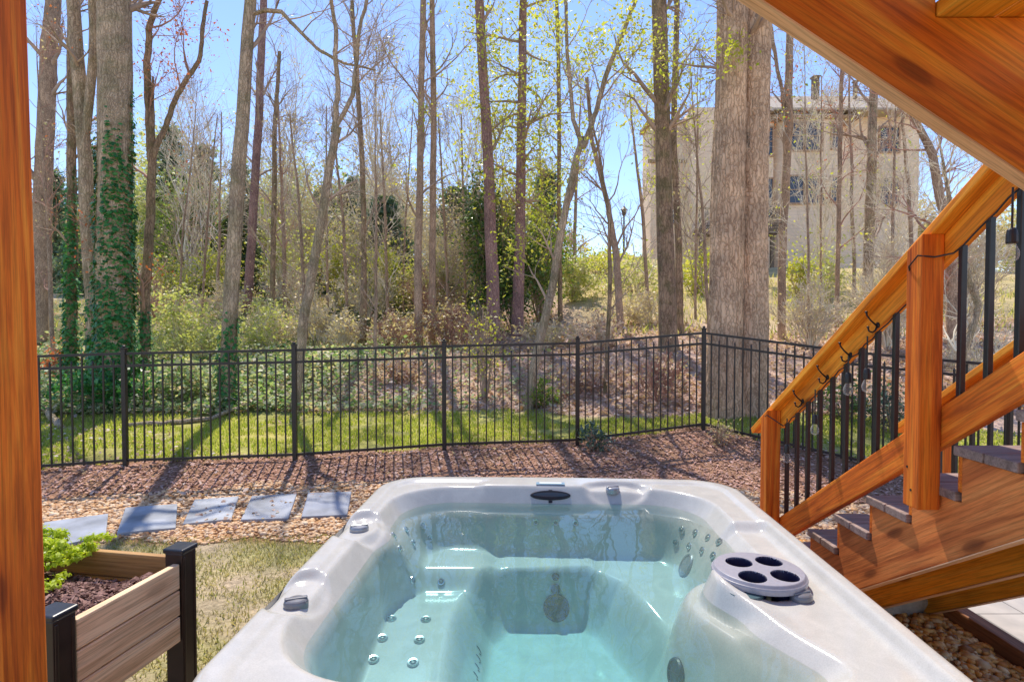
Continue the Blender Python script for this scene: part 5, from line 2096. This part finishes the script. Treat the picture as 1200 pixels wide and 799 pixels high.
S('shrub', 'bluish leaved small bush at the fence post by the mulch', 694, 527, 7.42, 42, 32, 'lf_blue', 10, 420, .045)
S('shrub', 'bluish green shrub seen through the lower stair balusters', 1044, 520, 7.9, 60, 60, 'lf_blue', 12, 800, .05)
S('shrub', 'dark green low shrub behind the side fence right of the huge trunk', 985, 505, 8.6, 70, 60, 'lf_dark', 14, 900, .05)
S('shrub', 'small weed clump in the mulch at the foot of the huge trunk', 842, 528, 7.6, 44, 34, 'lf_tan', 10, 260, .035, stem='twig')
S('shrub', 'brown leaved bush on the bank behind the fence in the middle', 470, 470, 11.4, 90, 34, 'lf_litter', 12, 700, .08, stem='twig_red', twigs=2)
S('shrub', 'reddish brown leafy bush on the bank right of the middle fence post', 690, 480, 10.4, 90, 40, 'lf_litter', 12, 700, .07, stem='twig_red', twigs=2)

_rb = random.Random(31)
for px_, py_, Y_, w_, h_, lab in ((318, 398, 15.5, 90, 46, 'pinkish brown brush on the slope between the mossy trunk and leaning tree'),
                                 (372, 396, 16, 90, 60, 'tan brush right behind the leaning grey tree'), (402, 402, 14.5, 70, 44, 'low pinkish brush left of the slender trunk foot'),
                                 (470, 404, 14.3, 90, 52, 'tan tangled brush between the slender trunk and twin poles'), (520, 402, 14.6, 80, 60, 'tan brush right of the twin poles foot'),
                                 (350, 372, 20, 110, 60, 'far tan brush on the yard edge behind the leaning tree'), (430, 376, 19, 110, 66, 'far pinkish brush behind the slender trunk'),
                                 (500, 384, 18, 100, 70, 'far tan brush behind the twin poles'), (640, 410, 14, 80, 40, 'brown brush right of the right purple pine foot'),
                                 (700, 415, 13, 90, 44, 'tan grassy brush on the slope behind the right fence panels'), (760, 395, 15, 80, 44, 'tan brush left of the straight brown trunk'),
                                 (180, 372, 18, 100, 50, 'tan brush in the background right of the ivy trunk'), (262, 376, 18, 90, 50, 'tan brush far behind the tall mossy trunk')):
    S('brush', lab, px_, py_, Y_, w_, h_, 'lf_tan' if _rb.random() < .6 else 'lf_litter', 20, 900, .07, stem='twig_tan' if _rb.random() < .7 else 'twig_red', twigs=4, cat='brush')
for px_, Y_, w_, h_, lab in ((880, 22, 90, 240, 'fine pale twigged tree veiling the house wall right of the huge trunk'), (960, 20, 100, 250, 'fine pale twigged tree veiling the house bay windows'),
                             (1050, 19, 100, 230, 'fine pale twigged tree veiling the right end of the house'), (800, 24, 70, 200, 'fine twigged tree veiling the left end of the house')):
    S('bare_tree', lab, px_, 345, Y_, w_, h_, 'lf_spring' if px_ < 900 else 'lf_tan', 13, 200, .07, stem='twig_tan', twigs=3, cat='tree')

for px_, py_, Y_, w_, h_, lab in ((200, 350, 22, 80, 70, 'sunlit yellow green bush behind the red budded tree'), (262, 348, 23, 70, 80, 'sunlit yellow green bush left of the purple brown pole'),
                                 (330, 352, 21, 80, 90, 'fresh yellow green sapling thicket between the pole and leaning tree'), (392, 352, 21, 70, 100, 'fresh green sapling thicket right of the leaning tree'),
                                 (446, 356, 20, 70, 90, 'fresh yellow bush between the slender trunk and twin poles'), (528, 360, 19, 60, 90, 'fresh green bush just right of the twin poles'),
                                 (672, 362, 19, 60, 60, 'fresh yellow bush right of the crooked tree'), (140, 352, 20, 70, 110, 'fresh pale green thicket behind the biggest ivy trunk')):
    S('leafy_bush', lab, px_, py_, Y_, w_, h_, 'lf_spring' if px_ % 3 else 'lf_pale', 18, 1700, .10, stem='twig_tan', twigs=2, cat='bush')
# far tree line closing the view behind the yard
rr = random.Random(77)
kinds = [('bare_tree', 'lf_tan', 'twig_tan', 'grey brown bare tree in the far tree line'), ('leafy_tree', 'lf_pale', 'twig_tan', 'pale leafing tree in the far tree line'), ('leafy_tree', 'lf_mid', 'twig', 'green leafing tree in the far tree line')]
px = -140
i = 0
while px < 1330:
    nm, mt, sm, lab = kinds[(i * 7 + i // 3) % 3]
    if not (640 < px < 805):
        hp = rr.uniform(110, 175) if px < 680 else rr.uniform(60, 110)
        S(nm, lab, px, 345, rr.uniform(46, 56), rr.uniform(80, 120), hp, mt, 18, 3600 if nm == 'leafy_tree' else 2600, .27, stem=sm, twigs=2, group=lab.replace('tree in', 'trees of'), cat='tree')
    px += rr.uniform(30, 46)
    i += 1


# ---- fallen branches
def log(label, pts, mat='bark_thin', name='fallen_branch'):
    mb = MB()
    q = resample(np.array([list(a) for a in pts]), 16)
    q[:, :3] += np.random.default_rng(5).normal(size=(16, 3)) * .012
    mb.tube(q[:, :3], q[:, 3], 8)
    tag(mb.build(name, M[mat], smooth=True), label, 'branch')


def gp(px, py, r, lift=.04):
    g = G(px, py)
    return (g[0], g[1], g[2] + lift, r)


log('long pale fallen branch lying on the lawn edge behind the left fence', [gp(152, 501, .035), gp(200, 498, .04), gp(250, 492, .035), gp(285, 482, .025, .1), gp(310, 474, .012, .15)], 'bark_grey')
log('pale dead stump branch beside the deck post at the left lawn edge', [gp(48, 470, .05, .1), gp(58, 488, .06, .05), gp(72, 502, .05, .03)], 'bark_grey')
a, b = P(432, 412, 14.3), P(532, 362, 15.6)
log('long thin dead branch leaning diagonally across the twin poles', [(a[0], 14.3, a[2], .05), ((a[0] + b[0]) / 2, 15, (a[2] + b[2]) / 2, .04), (b[0], 15.6, b[2], .02)], 'bark_grey')
a, b = P(296, 14, 11.7), P(440, 80, 11.4)
# ------------------------------------------------------------------ render settings
scene.render.engine = 'CYCLES'
scene.cycles.use_denoising = True
try:
    scene.cycles.denoiser = 'OPENIMAGEDENOISE'
except Exception:
    pass
scene.cycles.max_bounces = 7
scene.cycles.diffuse_bounces = 3
scene.cycles.glossy_bounces = 3
scene.cycles.transmission_bounces = 4
scene.cycles.transparent_max_bounces = 16
scene.cycles.caustics_reflective = False
scene.cycles.caustics_refractive = False
scene.cycles.sample_clamp_indirect = 6
scene.view_settings.view_transform = 'Standard'
scene.view_settings.look = 'None'
scene.view_settings.exposure = 0
